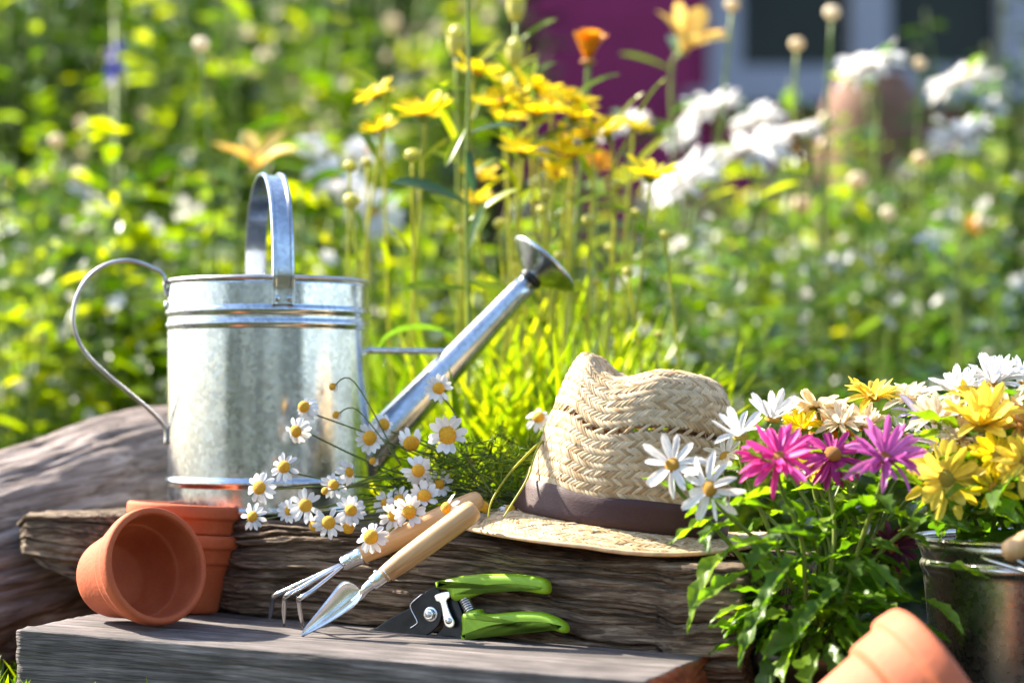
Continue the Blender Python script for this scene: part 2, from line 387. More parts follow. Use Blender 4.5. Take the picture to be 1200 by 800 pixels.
# ------------------------------------------------------------------ house far behind
hs = thing('house', 'magenta rendered house wall with a pale framed window behind the garden', 'house', (1.9, 9, 0))
hd = 9.0
wl, wr_, wb, wt = 0.80, 2.12, 1.55, 2.75
wall = merge(box((-1.2 + wl) / 2, hd + .15, 1.6, wl + 1.2, .3, 3.2), box((wr_ + 6) / 2, hd + .15, 1.6, 6 - wr_, .3, 3.2),
             box((wl + wr_) / 2, hd + .15, wb / 2, wr_ - wl, .296, wb), box((wl + wr_) / 2, hd + .15, (wt + 3.2) / 2, wr_ - wl, .296, 3.2 - wt))
part('wall', wall, M['wall'], hs, True, False)
win = part('window', merge(box(wl + .065, hd + .02, (wb + wt) / 2, .13, .16, wt - wb), box(wr_ - .065, hd + .02, (wb + wt) / 2, .13, .16, wt - wb),
           box((wl + wr_) / 2, hd + .02, wb + .055, wr_ - wl - .262, .16, .11), box((wl + wr_) / 2, hd + .02, wt - .05, wr_ - wl - .262, .16, .1),
           box((wl + wr_) / 2, hd + .025, (wb + wt) / 2, .15, .13, wt - wb - .21)), M['frame'], hs, True, False)
for x0, x1 in ((wl + .13, (wl + wr_) / 2 - .075), ((wl + wr_) / 2 + .075, wr_ - .13)):
    part('pane', box((x0 + x1) / 2, hd + .05, (wb + wt) / 2 + .003, x1 - x0 - .004, .008, wt - wb - .216), M['glass'], win, True, False)
part('sill', box((wl + wr_) / 2, hd - .07, wb - .03, wr_ - wl + .2, .2, .055), M['frame'], win, True, False)

# ------------------------------------------------------------------ board, brown log, grey driftwood
YAW = R(-25.3)
FL, FR, BR = at(20, 737, 1.93), at(760, 797, 1.72), at(840, 770, 1.86)
ux = (FR - FL).normalized(); uz = ux.cross(BR - FR).normalized(); uy = uz.cross(ux)
PM = Matrix((ux, uy, uz)).transposed().to_4x4(); PM.translation = FL
PL, PW, PT = (FR - FL).length, 0.205, 0.060
sec0 = rrect(72, 0.5)
def psec(s):
    # flat board: rounded rectangle with millimetre corners
    rr = 0.0022; out = []
    k = min(1.0, 0.993 + 8 * min(s, PL - s))
    for cx, cy, a0 in ((PW - rr, -PT + rr, -90), (PW - rr, -rr, 0), (rr, -rr, 90), (rr, -PT + rr, 180)):
        for a in (0, 30, 60, 90):
            out.append((cx + rr * math.cos(R(a0 + a)), cy + rr * math.sin(R(a0 + a))))
    out = np.array(out + [out[0]]); seg = np.linalg.norm(np.diff(out, axis=0), axis=1); cum = np.concatenate([[0], np.cumsum(seg)])
    res = []
    t = np.concatenate([cum[:-1], np.linspace(cum[3], cum[4], 14)[1:-1], np.linspace(cum[7], cum[8], 26)[1:-1], np.linspace(cum[11], cum[12], 14)[1:-1]]); t.sort()
    p = np.stack([np.interp(t, cum, out[:, 0]), np.interp(t, cum, out[:, 1])], 1)
    c = np.array([PW / 2, -PT / 2]); return c + (p - c) * k
ncs = len(psec(0.1))
def pdisp(S, A, Y, Z):
    return 0.0008 * fbm(S * 9, Y * 60, Z * 60, 3) + 0.0006 * vnoise(S * 4, A * 260, 0, 8) - 0.0045 * np.clip(0.35 - np.abs(vnoise(S * 2.4, A * 75, 0, 4)) * 5, 0, 1)
V, F, nc = beam(PL, psec, 150, ncs, pdisp)
pb = part('wooden_board', (V, F), [M['plank'], M['plank_end']])
for i in range(nc, len(pb.data.polygons)): pb.data.polygons[i].material_index = 1
pb.matrix_world = PM; WM[pb.name] = PM
tag(pb, 'thick weathered grey board lying in front of the brown log', 'board')
def plank_at(px, py):
    o = Vector((0, 0, CAMZ)); dr = at(px, py, 1) - o
    k = (FL - o).dot(uz) / dr.dot(uz); return o + dr * k

LO = Vector((-0.4816 - .016, 2.169 + .0076, 0)); lx = Vector((math.cos(YAW), math.sin(YAW), 0)); ly = Vector((-math.sin(YAW), math.cos(YAW), 0))
LMx = Matrix((lx, ly, Vector((0, 0, 1)))).transposed().to_4x4(); LMx.translation = LO
LL, LD = 0.763, 0.22
usec = rrect(420, 0.07)
def ltop(s): return float(np.interp(s, [0, .02, .1, .3, .5, .62, .9], [.158, .169, .170, .169, .156, .143, .138]))
def lbot(s): return float(np.interp(s, [0, .03, .08, .14, .2, .45, .685, .70], [.135, .118, .100, .083, .076, .066, .057, .015]))
def lsec(s):
    zt, zb = ltop(s), lbot(s); k = min(1.0, 0.90 + s * 5)
    p = usec.copy(); q = np.stack([p[:, 0] * LD, zb + (zt - zb) * p[:, 1]], 1)
    c = np.array([LD / 2, (zt + zb) / 2]); q = c + (q - c) * np.array([k, 1]); q[:, 0] += (1 - k) * LD * 0.3
    q[:, 0] += 0.048 * math.exp(-((s - .165) / .06) ** 2) * np.clip(1 - q[:, 0] / LD, 0, 1)
    return q
def ldisp(S, A, Y, Z):
    A = A / A[:, -1:] * 0.62
    warp = 0.010 * fbm(S * 5, A * 14, 0, 21) + 0.004 * fbm(S * 16, A * 30, 0, 31)
    B = A + warp
    g1 = np.abs(vnoise(S * 3.2, B * 62, 0, 12)); g2 = np.abs(vnoise(S * 6, B * 150, 0, 13)); g3 = vnoise(S * 12, B * 330, 0, 14)
    g4 = np.abs(vnoise(S * 1.7, B * 34, 0, 15))
    d = 0.0045 * fbm(S * 7, A * 16, 0, 2) - 0.0065 * np.clip(1 - g1 * 6.0, 0, 1) - 0.0034 * np.clip(1 - g2 * 3.2, 0, 1) + 0.0017 * g3 - 0.009 * np.clip(1 - g4 * 11, 0, 1)
    d += 0.0013 * fbm(S * 70, B * 300, 0, 17)
    return d - 0.001
V, F, nc = beam(LL, lsec, 460, 420, ldisp)
lg = part('brown_log', (V, F), M['log'])
lg.matrix_world = LMx; WM[lg.name] = LMx
tag(lg, 'dark brown cracked log carrying the watering can and straw hat', 'log')

# driftwood trunk
dp = crom([at(-260, 705, 2.20), at(-90, 688, 2.26), at(40, 652, 2.34), at(150, 606, 2.43), at(260, 572, 2.52), at(380, 560, 2.60)], 12)
dr_ = np.interp(np.linspace(0, 1, len(dp)), [0, .25, .5, .75, 1], [.105, .116, .118, .107, .088])
Vd = []; ncd = 300; Ss = []
acc = 0
for i, p in enumerate(crom([tuple(q) for q in dp], 3)):
    pass
dp2 = crom([tuple(q) for q in dp], 5); rr2 = np.interp(np.linspace(0, 1, len(dp2)), np.linspace(0, 1, len(dp)), dr_)
# local x along the trunk so that the grain follows it
dax = (dp2[-1] - dp2[0]).normalized(); daz = Vector((0, 0, 1)); day = daz.cross(dax).normalized(); daz = dax.cross(day)
DM = Matrix((dax, day, daz)).transposed().to_4x4(); DM.translation = dp2[0]
DI = DM.inverted(); loc = [DI @ p for p in dp2]
S = np.array([[p.x] * ncd for p in loc]); TH = np.array([[2 * math.pi * k / ncd for k in range(ncd)]] * len(loc))
cy, cz = np.array([[p.y] for p in loc]), np.array([[p.z] for p in loc])
rad = rr2[:, None] * (1 + 0.10 * np.cos(2 * TH + 0.6) + 0.05 * np.cos(3 * TH + S * 5))
Bc = TH * 0.1 + 0.012 * fbm(S * 4, TH * 1.6, 0, 41)
rad = rad + 0.010 * fbm(S * 5, np.cos(TH) * 2, np.sin(TH) * 2, 43) - 0.009 * np.clip(1 - np.abs(vnoise(S * 2.2, Bc * 34, 0, 44)) * 9, 0, 1) - 0.0035 * np.clip(1 - np.abs(vnoise(S * 5, Bc * 90, 0, 45)) * 4, 0, 1)
Y2, Z2 = cy + rad * np.cos(TH), cz + rad * np.sin(TH)
V = [Vector(v) for v in zip(S.ravel(), Y2.ravel(), Z2.ravel())]
F = []
for i in range(len(loc) - 1):
    for k in range(ncd):
        k2 = (k + 1) % ncd; F.append((i * ncd + k, (i + 1) * ncd + k, (i + 1) * ncd + k2, i * ncd + k2))
F.append(tuple(range(ncd))); F.append(tuple((len(loc) - 1) * ncd + k for k in range(ncd))[::-1])
dw = part('driftwood_trunk', (V, F), M['drift']); dw.matrix_world = DM; WM[dw.name] = DM
tag(dw, 'smooth grey weathered tree trunk lying behind the brown log', 'tree trunk')

# ================================================================== WATERING CAN
CX, CY, CZ = -0.239, 2.17, 0.169
CA = R(14)
can = thing('watering_can', 'galvanised steel watering can standing on the brown log', 'watering can', (CX, CY, CZ), CA)
CR = 0.0985
def bead(z, h=.0042, o=.0018):
    return [(CR, z - h - .0012)] + [(CR + o * math.sin(math.pi * k / 10) ** 1.0, z - h + 2 * h * k / 10) for k in range(11)] + [(CR, z + h + .0012)]
RIM = 0.2265
prof = [(0, .004), (CR - .004, .004), (CR - .001, .0), (CR + .0006, .001), (CR + .0006, .006), (CR, .0072), (CR, .009)] + bead(.0315, .0045, .002) + [(CR, .06), (CR, .12), (CR, .165)] + bead(.1830) + bead(.1955) + [(CR, .203), (CR, .215), (CR, RIM - .006), (CR, RIM - .004)]
prof += [(CR - .0012, RIM - .004), (CR - .0012, .19), (CR - .0012, .02), (CR - .003, .006), (0, .006)]
part('body', lathe(prof, 128), M['zinc'], can)
part('rim', tr(lathe([(CR - .0012 + .0026 * math.cos(a), .0026 * math.sin(a)) for a in np.linspace(0, 2 * math.pi, 11)], 128), Matrix.Translation((0, 0, RIM - .001))), M['wire'], can)
# strap handle
def sweep(path, prof, lat, n_fn=None):
    V, F = [], []; N = len(path); lat = Vector(lat)
    for i in range(N):
        t = (path[min(i + 1, N - 1)] - path[max(i - 1, 0)]).normalized(); nn = lat.cross(t).normalized()
        for u, v in prof: V.append(path[i] + lat * u + nn * v)
    m = len(prof)
    for i in range(N - 1):
        for k in range(m):
            k2 = (k + 1) % m; F.append((i * m + k, i * m + k2, (i + 1) * m + k2, (i + 1) * m + k))
    F.append(tuple(range(m))[::-1]); F.append(tuple((N - 1) * m + k for k in range(m)))
    return V, F
half = [(-CR - .0016, .200), (-CR - .0016, .216), (-CR - .0036, .2275), (-CR - .002, .245), (-CR + .003, .272), (-CR + .018, .300), (-CR + .045, .320), (-.028, .328)]
pth = half + [(0, .330)] + [(-y, z) for y, z in half[::-1]]
pth = crom([Vector((0, y, z)) for y, z in pth], 6)
hw = .0108
sp = [(-hw, .0), (-hw + .001, .0028), (-hw + .0032, .0032), (-hw + .005, .0006), (hw - .005, .0006), (hw - .0032, .0032), (hw - .001, .0028), (hw, 0), (hw - .001, -.0012), (hw - .0045, -.0010), (-hw + .0045, -.0010), (-hw + .001, -.0012)]
st = part('carrying_handle', sweep(pth, sp, (1, 0, 0)), M['zinc'], can, sharp=50)
for s in (-1, 1):
    for x in (-.0058, .0058):
        rv = lathe([(0.0032, 0), (.0030, .0011), (.0018, .0019), (0, .0022)], 12)
        part('rivet', tr(rv, Matrix.Translation((x, s * (CR + .0022), .2055)) @ Matrix.Rotation(R(90) * s * -1, 4, 'X')), M['zinc'], st)
# side wire handle, lying in the plane through the spout
dirx, diry = -math.cos(CA), -math.sin(CA)
def plane_rz(px, py, sgn=1):
    dx, dy = dirx * sgn, diry * sgn
    k = (px - 600) / FPX; r = (k * CY - CX) / (dx - k * dy); d = CY + dy * r
    return r, CAMZ - (py - HZ) * d / FPX - CZ
hp = [plane_rz(*p) for p in [(199, 348), (196.5, 334), (193, 331), (190.5, 322), (182, 316), (165, 309), (146, 306), (124, 311), (104, 325), (91, 347), (86, 371), (90, 393), (101, 413), (120, 433), (150, 458), (176, 480), (199, 500), (203, 520)]]
hp[0] = (CR + .001, hp[0][1]); hp[1] = (CR + .0035, hp[1][1]); hp[-2] = (CR + .0025, hp[-2][1]); hp[-1] = (CR + .0012, hp[-1][1])
hpath = crom([Vector((-r, 0, z)) for r, z in hp], 6)
wh = part('side_handle', sweep(hpath, [(-.0042, .0), (-.0036, .0019), (0, .0027), (.0036, .0019), (.0042, 0), (.0036, -.0012), (0, -.0014), (-.0036, -.0012)], (0, 1, 0)), M['wire'], can)
for z in (hp[0][1] - .008, hp[-1][1] + .004):
    part('rivet', tr(lathe([(0.0045, 0), (.0042, .0014), (.0024, .0024), (0, .0028)], 12), Matrix.Translation((-CR - .001, .0, z)) @ Matrix.Rotation(R(-90), 4, 'Y')), M['zinc'], wh)
# spout, rose, brace
r1, z1 = plane_rz(622, 327, -1); r0, z0 = plane_rz(424, 540, -1)
A0, A1 = Vector((r0 - .012, 0, z0 - .012)), Vector((r1, 0, z1))
sax = (A1 - A0).normalized()
sl = [A0.lerp(A1, t) for t in np.linspace(0, 1, 14)]
spt = part('spout', tube(sl, list(np.linspace(.0215, .0108, 14)), 32), M['zinc'], can)
part('collar', tube([A1 - sax * .003, A1 - sax * .002, A1 + sax * .001, A1 + sax * .002], [.0110, .0124, .0124, .011], 32), M['blade_black'], spt)
rose = part('rose', tr(lathe([(.0118, 0), (.0132, .0006), (.0150, .0014), (.0380, .0168), (.0398, .0182), (.0404, .0200), (.0396, .0214), (.030, .0235), (.015, .025), (0, .0255)], 56), frame(A1 + sax * .0015, sax)), M['zinc'], can)
zb = plane_rz(480, 411, -1)[1]
xs = A0.x + (A1.x - A0.x) * (zb - A0.z) / (A1.z - A0.z)
part('brace', tube([Vector((CR - .001, 0, zb + .0005)), Vector((CR + .004, 0, zb)), Vector((xs - .008, 0, zb - .0004)), Vector((xs - .003, 0, zb - .0006))], [.0048, .0031, .0031, .0036], 14), M['zinc'], can)

# ================================================================== TERRACOTTA POTS
POT = [(0, 0), (.0355, 0), (.0372, .0014), (.0386, .006), (.0462, .050), (.0470, .0535), (.0498, .0548), (.0506, .0575), (.0520, .0690), (.0532, .0712), (.0556, .0722), (.0562, .0745), (.0564, .082), (.0558, .0848), (.0540, .0862),
       (.0510, .0862), (.0496, .0848), (.0486, .077), (.0474, .0585), (.0450, .0535), (.0436, .048), (.0336, .010), (.030, .0076), (.006, .0074), (0, .0074)]
def pot(label, mtx, m, s=1.0, group=None, zs_=1.0):
    t = thing('flowerpot', label, 'flowerpot', group=group, mtx=mtx @ Matrix.Diagonal((s, s, s * zs_, 1)))
    k = 6
    bodyp = POT[:k] ; rimp = POT[k:16]; inp = POT[16:]
    part('body', lathe(POT[:6] + POT[19:], 72), m, t)
    part('rim', lathe(POT[5:20], 72), m, t)
    return t
sb = plank_at(206, 722); sb = at(210, 700, 2.088); sb.z = (FL + uy * .15).z - .001
lean = Matrix.Rotation(R(3.6), 4, 'Y') @ Matrix.Rotation(R(-2.0), 4, 'X')
SM = Matrix.Translation(sb) @ lean
pot('lower terracotta flowerpot of the upright nested pair by the log', SM, M['terra'], .985, zs_=.87)
pot('upper terracotta flowerpot nested in another upright pot by the log', SM @ Matrix.Translation((0, 0, .0275)), M['terra'], .985, zs_=.87)
pax = Vector((.67, -.72, .205)).normalized()
lc = at(185, 662, 1.952)
pm = frame(lc, pax, 0.4) @ Matrix.Translation((0, 0, -.0862 * .935))
pot('terracotta flowerpot lying on its side with its dark mouth open', pm, M['terra'], .935)
# near pot, tipped over by the potted flowers
pax = Vector((.85, .12, .52)).normalized()
pc = at(1112, 806, 1.68)
pm = frame(pc, pax, 0.0) @ Matrix.Translation((0, 0, -.0862 * 1.3 * 1.12))
pot('pale terracotta flowerpot tipped over below the bright mixed flowers', pm, M['terra2'], 1.3, zs_=1.12)

# ================================================================== STRAW HAT
HA, HB, HH = 0.098, 0.080, 0.147
HM = Matrix.Translation((.096, 2.005, .166)) @ Matrix.Rotation(R(-15), 4, 'Z') @ Matrix.Rotation(R(7.5), 4, 'Y')
hat = thing('straw_hat', 'woven straw trilby hat with dark ribbon resting on the log', 'hat', mtx=HM)
PE = 2 / 3.3
HT = ([-1, -.66, -.52, -.40, -.26, -.12, .0, .12, .30, .6, 1], [1.07, 1.11, 1.11, 1.07, .975, .94, .955, .985, 1.035, 1.045, 1.0])
def crown_raw(th, ph):
    c, s_ = math.cos(th), math.sin(th)
    zf = max(math.sin(ph), 0) ** PE
    fr = max(0, -c) ** 0.8; pw = 3.6 + 3.5 * fr + 1.2 * max(0, c); q = max(0.0, 1 - zf ** pw) ** (1 / pw)
    x = q * HA * c; x *= (1 - .42 * zf ** .9 * fr) if c < 0 else (1 - .03 * zf)
    y = q * HB * s_ * (1 - .42 * zf * fr) * (1 - .10 * zf)
    xn = x / HA
    z = HH * zf * float(np.interp(xn, *HT))
    wv = zf ** 9
    z -= .026 * math.exp(-(y / .026) ** 2) * wv * math.exp(-((xn - .1) / .55) ** 4)
    return Vector((x, y, z))
_ph = np.linspace(0, math.pi / 2, 300); _pp = [crown_raw(math.pi / 2, p) for p in _ph]
_al = np.concatenate([[0], np.cumsum([(_pp[i + 1] - _pp[i]).length for i in range(299)])]); ATOT = _al[-1]
def crown(th, s): return crown_raw(th, float(np.interp(s, _al, _ph)))
def nrm(fn, a, b, da=.01, db=.0008):
    p = fn(a, b); n_ = (fn(a + da, b) - fn(a - da, b)).cross(fn(a, b + db) - fn(a, b - db))
    if fn.__name__ == "brim": n_ = -n_
    return p, (n_.normalized() if n_.length > 1e-12 else Vector((0, 0, 1)))
ROW = .0064; NR = int((ATOT - .006) / ROW); OPEN = 13
nth = 132
def base_grid(fn, s0, s1, nth, ns, off, skip=None):
    V, F = [], []
    for i in range(nth):
        for j in range(ns):
            p, n_ = nrm(fn, 2 * math.pi * i / nth, s0 + (s1 - s0) * j / (ns - 1)); V.append(p + n_ * off)
    for i in range(nth):
        for j in range(ns - 1):
            if skip and skip(i, s0 + (s1 - s0) * (j + .5) / (ns - 1)): continue
            a, b = i * ns + j, ((i + 1) % nth) * ns + j; F.append((a, b, b + 1, a + 1))
    return V, F
def open_skip(i, s): return OPEN * ROW + .0012 < s < (OPEN + 1) * ROW - .0012 and i % 3 != 0
crn = part('crown', base_grid(crown, 0, ATOT - .002, nth, int(ATOT / ROW * 4), -.0008, open_skip), M['straw_base'], hat)
def strand(fn, a0, s0, a1, s1, hw_a, hw_s, rise=.0011, seg=4):
    V = []
    for k in range(seg + 1):
        t = k / seg; a = a0 + (a1 - a0) * t; s = s0 + (s1 - s0) * t
        taper = 1.0 if 0 < k < seg else .55
        p, n_ = nrm(fn, a, s); h = -.0006 + rise * (math.sin(math.pi * (.08 + .84 * t)) ** .7) * 1.25
        e0, _ = nrm(fn, a - hw_a * taper, s - hw_s * taper); e1, _ = nrm(fn, a + hw_a * taper, s + hw_s * taper)
        V += [e0 + n_ * (h - .0004), p + n_ * (h + .0002), e1 + n_ * (h - .0004)]
    return V, gridF(seg + 1, 3)
def weave(fn, rows, row_h, pitch, s_base, perim_fn, openrow=None, skip_last=None):
    out = []; rnd = random.Random(3)
    for r in rows:
        sm = s_base + (r + .5) * row_h; per = perim_fn(sm)
        cnt = max(8, int(per / pitch)); sl = 1 if r % 2 else -1
        for j in range(cnt):
            if openrow is not None and r == openrow and j % 3: continue
            a = 2 * math.pi * (j + rnd.uniform(-.08, .08)) / cnt; da = sl * (.0044 / per) * 2 * math.pi * rnd.uniform(.9, 1.1)
            hwid = .00150 if not (openrow is not None and r == openrow) else .0014
            hw = hwid / per * 2 * math.pi
            out.append(strand(fn, a - da, sm - row_h * .56, a + da, sm + row_h * .56, hw * .80, -sl * hwid * .55, 0.0010 * rnd.uniform(.6, 1.3)))
    for q in range(46):                                        # loose straw ends
        r = rnd.choice(list(rows)); sm = s_base + (r + rnd.random()) * row_h; a = rnd.uniform(0, 6.28)
        p, n_ = nrm(fn, a, sm); p2, _ = nrm(fn, a + rnd.uniform(-.06, .06), sm + rnd.uniform(-.004, .006))
        out.append(tube([p, p2 + n_ * rnd.uniform(.001, .0022), p2 + (p2 - p) * rnd.uniform(.3, .9) + n_ * rnd.uniform(.001, .004)], [.0005, .0004, .0002], 4))
    return merge(*out)
def perim(s):
    P = [crown(2 * math.pi * k / 40, s) for k in range(40)]
    return sum((P[k] - P[(k + 1) % 40]).length for k in range(40))
sw = part('straw_weave', weave(crown, range(4, NR), ROW, .0038, 0, perim, OPEN), M['straw'], crn); sw['kind'] = 'stuff'
# brim
BW = .046
def brim(th, s):
    c, s_ = math.cos(th), math.sin(th); t = max(0.0, s / BW)
    f = max(0, -c); k = max(0, c)
    x = HA * c + c * s * (1.0 + .0 * f); y = HB * s_ + s_ * s * (1 - .05)
    z = .002 - .012 * t ** 1.3 - .014 * f * t * t + .016 * k ** 2 * t * t + .004 * math.sin(2 * th + .7) * t
    return Vector((x, y, z))
brm = part('brim', base_grid(brim, -.004, BW, nth, 20, -.0010), M['straw_base'], hat)
bp_ = lambda s: 2 * math.pi * math.sqrt(((HA + s) ** 2 + (HB + s) ** 2) / 2)
bwv = part('straw_weave', weave(brim, range(0, 7), .0066, .0038, 0, bp_), M['straw'], brm); bwv['kind'] = 'stuff'
epts = [brim(2 * math.pi * k / 120, BW) for k in range(121)]
part('edge_binding', tube(epts, .0021, 8, False), M['straw'], brm)
# ribbon
V = []; nb = 160; zs = [.0015, .003, .010, .020, .0265, .0278]; of = [.0012, .0022, .0024, .0024, .0022, .0012]
for i in range(nb):
    for sv, o_ in zip(zs, of):
        p, n_ = nrm(crown, 2 * math.pi * i / nb, sv); V.append(p + n_ * (o_ + .0004 * math.sin(i * .37) * math.sin(i * .11)))
part('ribbon', (V, gridF(nb, len(zs), True)), M['ribbon'], hat)

# ================================================================== HAND TOOLS
def tool_frame(tip, butt, roll):
    z = (butt - tip).normalized(); y = Vector((0, -1, 0)); y = (y - z * y.dot(z)).normalized(); x = y.cross(z)
    m = Matrix((x, y, z)).transposed().to_4x4(); m.translation = tip
    return m @ Matrix.Rotation(roll, 4, 'Z')
def handle_prof(L, r):
    return [(0, 0), (r * .62, 0), (r * .72, L * .004), (r * .80, L * .06), (r * .94, L * .22), (r * 1.0, L * .45), (r * 1.02, L * .65), (r * 1.04, L * .85), (r * .99, L * .93), (r * .84, L * .975), (r * .5, L * .996), (0, L)]
# --- trowel
tip = plank_at(353, 746); tip.z += .001; butt = at(559, 594, 1.93)
TMx = tool_frame(tip, butt, R(-38)); TL = (butt - tip).length
trw = thing('hand_trowel', 'hand trowel with polished blade and turned wooden handle by the pruners', 'trowel', mtx=TMx)
tf = (Vector(at(448, 689, 1.945)) - tip).length
hL = TL - tf - .006
part('handle', tr(lathe(handle_prof(hL, .0100), 40), Matrix.Translation((0, 0, tf + .006))), M['handle_wood'], trw)
part('ferrule', tr(lathe([(.0058, 0), (.0066, .0008), (.0070, .006), (.0072, .014), (.0078, .0155), (.0074, .017)], 32), Matrix.Translation((0, 0, tf - .006))), M['steel'], trw)
part('pin', tr(lathe([(.0022, 0), (.002, .001), (0, .0016)], 10), Matrix.Translation((.004, .0055, tf + .003)) @ Matrix.Rotation(R(-60), 4, 'X')), M['steel'], trw)
V = []; nu, nv = 26, 17; BLn = tf * .80
for i in range(nu):
    t = i / (nu - 1); z = BLn * t
    wdt = .0150 * (.03 + .97 * min(1, t / .78) ** .72) * (1 if t < .84 else max(0.16, max(0.0, math.cos((t - .84) / .16 * math.pi / 2)) ** .5))
    for j in range(nv):
        u = -1 + 2 * j / (nv - 1)
        V.append(Vector((wdt * u * .94, 0.0110 * u * u * (wdt / .0150) - .003 * math.sin(t * math.pi) - (.002 if abs(u) < .07 else 0), z)))
V2 = [v + Vector((0, -.0011, 0)) for v in V]
F = gridF(nu, nv); F2 = [tuple(i + nu * nv for i in f[::-1]) for f in F]
rim_ = []
loop = [i * nv for i in range(nu)] + [(nu - 1) * nv + j for j in range(1, nv)] + [i * nv + nv - 1 for i in range(nu - 2, -1, -1)] + [j for j in range(nv - 2, 0, -1)]
for a, b in zip(loop, loop[1:] + loop[:1]): rim_.append((a, b, b + nu * nv, a + nu * nv))
part('blade', (V + V2, F + F2 + rim_), M['steel'], trw, sharp=60)
part('neck', tube(crom([Vector((0, -.0045, BLn * .80)), Vector((0, -.0035, BLn * .95)), Vector((0, 0.0, tf - .012)), Vector((0, 0, tf - .002))], 5), list(np.linspace(.0030, .0052, 16)), 14), M['steel'], trw)
# --- claw rake
butt = at(566, 584, 1.985); fer = at(408, 657.5, 1.985)
z = (butt - fer).normalized()
RMx = tool_frame(fer, butt, 0)
rk = thing('hand_cultivator', 'three pronged hand cultivator with wooden handle under white chamomile', 'hand rake', mtx=RMx)
hL = (butt - fer).length
part('handle', tr(lathe(handle_prof(hL - .008, .0102), 40), Matrix.Translation((0, 0, .008))), M['handle_wood'], rk)
fe = part('ferrule', lathe([(.0062, -.006), (.0072, -.004), (.0076, .004), (.0080, .011), (.0086, .0125), (.0080, .014)], 32), M['steel'], rk)
part('pin', tr(lathe([(.0024, 0), (.0022, .001), (.001, .0012), (0, .0004)], 12), frame((.0015, .0078, .003), (0, 1, 0))), M['steel'], fe)
tines = [[(400, 661, 1.985), (372, 674, 1.985), (338, 690, 1.99), (322, 698, 1.995), (317, 708, 1.998), (316, 728, 2.0)],
         [(400, 662, 1.98), (378, 674, 1.975), (350, 690, 1.97), (337, 697, 1.968), (332, 706, 1.968), (333, 735, 1.972)],
         [(401, 664, 1.975), (388, 675, 1.965), (366, 692, 1.95), (353, 700, 1.945), (348, 707, 1.943), (355, 737, 1.945)]]
for tn in tines:
    P = [at(*p) for p in tn]; g_ = plank_at(tn[-1][0], tn[-1][1]); P[-1] = g_ + Vector((0, 0, .001)); P[-2].y = (P[-2].y + g_.y) / 2
    pa = crom(P, 7); part('tine', tube(pa, [.0023] * (len(pa) - 4) + [.0019, .0016, .0012, .0006], 10), M['rod'], rk, True)

# --- pruners, leaning on the log face
pb0 = plank_at(480, 752.5); zu = Vector((0, 0, 1))
pn = (-ly).normalized(); ptop_off = 0.012
pbase = LO + lx * (pb0 - LO).dot(lx) - ly * .0145; pbase.z = pb0.z
py_ax = (zu * .14 + ly * .0085).normalized(); px_ax = lx; pz_ax = px_ax.cross(py_ax).normalized()      # pz_ax points at the viewer
RM2 = Matrix((px_ax, py_ax, pz_ax)).transposed().to_4x4(); RM2.translation = pbase
RI = RM2.inverted()
def onp(px, py):
    o = Vector((0, 0, CAMZ)); dr = at(px, py, 1) - o
    k = (pbase - o).dot(pz_ax) / dr.dot(pz_ax); q = RI @ (o + dr * k); return Vector((q.x, q.y, 0))
def zp(pts): return [onp(430 + x / 4.444, 640 + y / 4.444) for x, y in pts]
def slab(out2, z0, z1, bev=0.0, rings=3):
    """extruded outline with rounded edges: outline shrinks towards each face"""
    n_ = len(out2); P = [Vector(p) for p in out2]
    nor = []
    area = sum(P[i].x * P[(i + 1) % n_].y - P[(i + 1) % n_].x * P[i].y for i in range(n_))
    sg = 1 if area > 0 else -1
    for i in range(n_):
        t = P[(i + 1) % n_] - P[i - 1]; nor.append(Vector((t.y, -t.x, 0)).normalized() * sg)
    V, F, rows = [], [], []
    lv = []
    if bev > 0:
        for k in range(rings + 1):
            a = math.pi / 2 * k / rings; lv.append((z0 + bev * (1 - math.sin(a)), bev * (1 - math.cos(a)) * .9))
        lv = [(z0 + bev * (1 - math.cos(math.pi / 2 * k / rings)), bev * (1 - math.sin(math.pi / 2 * k / rings))) for k in range(rings + 1)]
        lv = [(z0, bev + .0006)] + lv
        lv += [(z1 - bev * (1 - math.cos(math.pi / 2 * k / rings)), bev * (1 - math.sin(math.pi / 2 * k / rings))) for k in range(rings, -1, -1)]
        lv.append((z1, bev + .0006))
    else: lv = [(z0, 0), (z1, 0)]
    for z, ins in lv:
        rows.append(len(V))
        for p, q in zip(P, nor): V.append(Vector((p.x - q.x * ins, p.y - q.y * ins, z)))
    for a, b in zip(rows, rows[1:]):
        for i in range(n_):
            i2 = (i + 1) % n_; f = (a + i, a + i2, b + i2, b + i); F.append(f if sg > 0 else f[::-1])
    f0 = tuple(range(rows[0], rows[0] + n_)); f1 = tuple(range(rows[-1], rows[-1] + n_))
    F.append(f0[::-1] if sg > 0 else f0); F.append(f1 if sg > 0 else f1[::-1])
    return V, F
prn = thing('pruning_shears', 'bypass pruning shears with lime green grips and black blades', 'pruning shears', mtx=RM2)
up = crom(zp([(365, 188), (400, 174), (540, 148), (700, 142), (850, 150), (925, 166), (952, 195), (952, 240), (920, 248), (850, 236), (740, 228), (620, 240), (550, 262), (490, 282), (455, 276), (432, 232), (390, 218)]), 4, True)
lo = crom(zp([(508, 348), (592, 325), (622, 350), (800, 338), (900, 340), (960, 355), (1020, 385), (1046, 412), (1048, 442), (1028, 450), (960, 432), (850, 425), (720, 436), (645, 450), (600, 468), (525, 494), (502, 490), (505, 420)]), 4, True)
part('grip', slab(up, -.0075, .0075, .0055, 5), M['green_grip'], prn, sharp=40)
part('grip', slab(lo, -.0075, .0075, .0055, 5), M['green_grip'], prn, sharp=40)
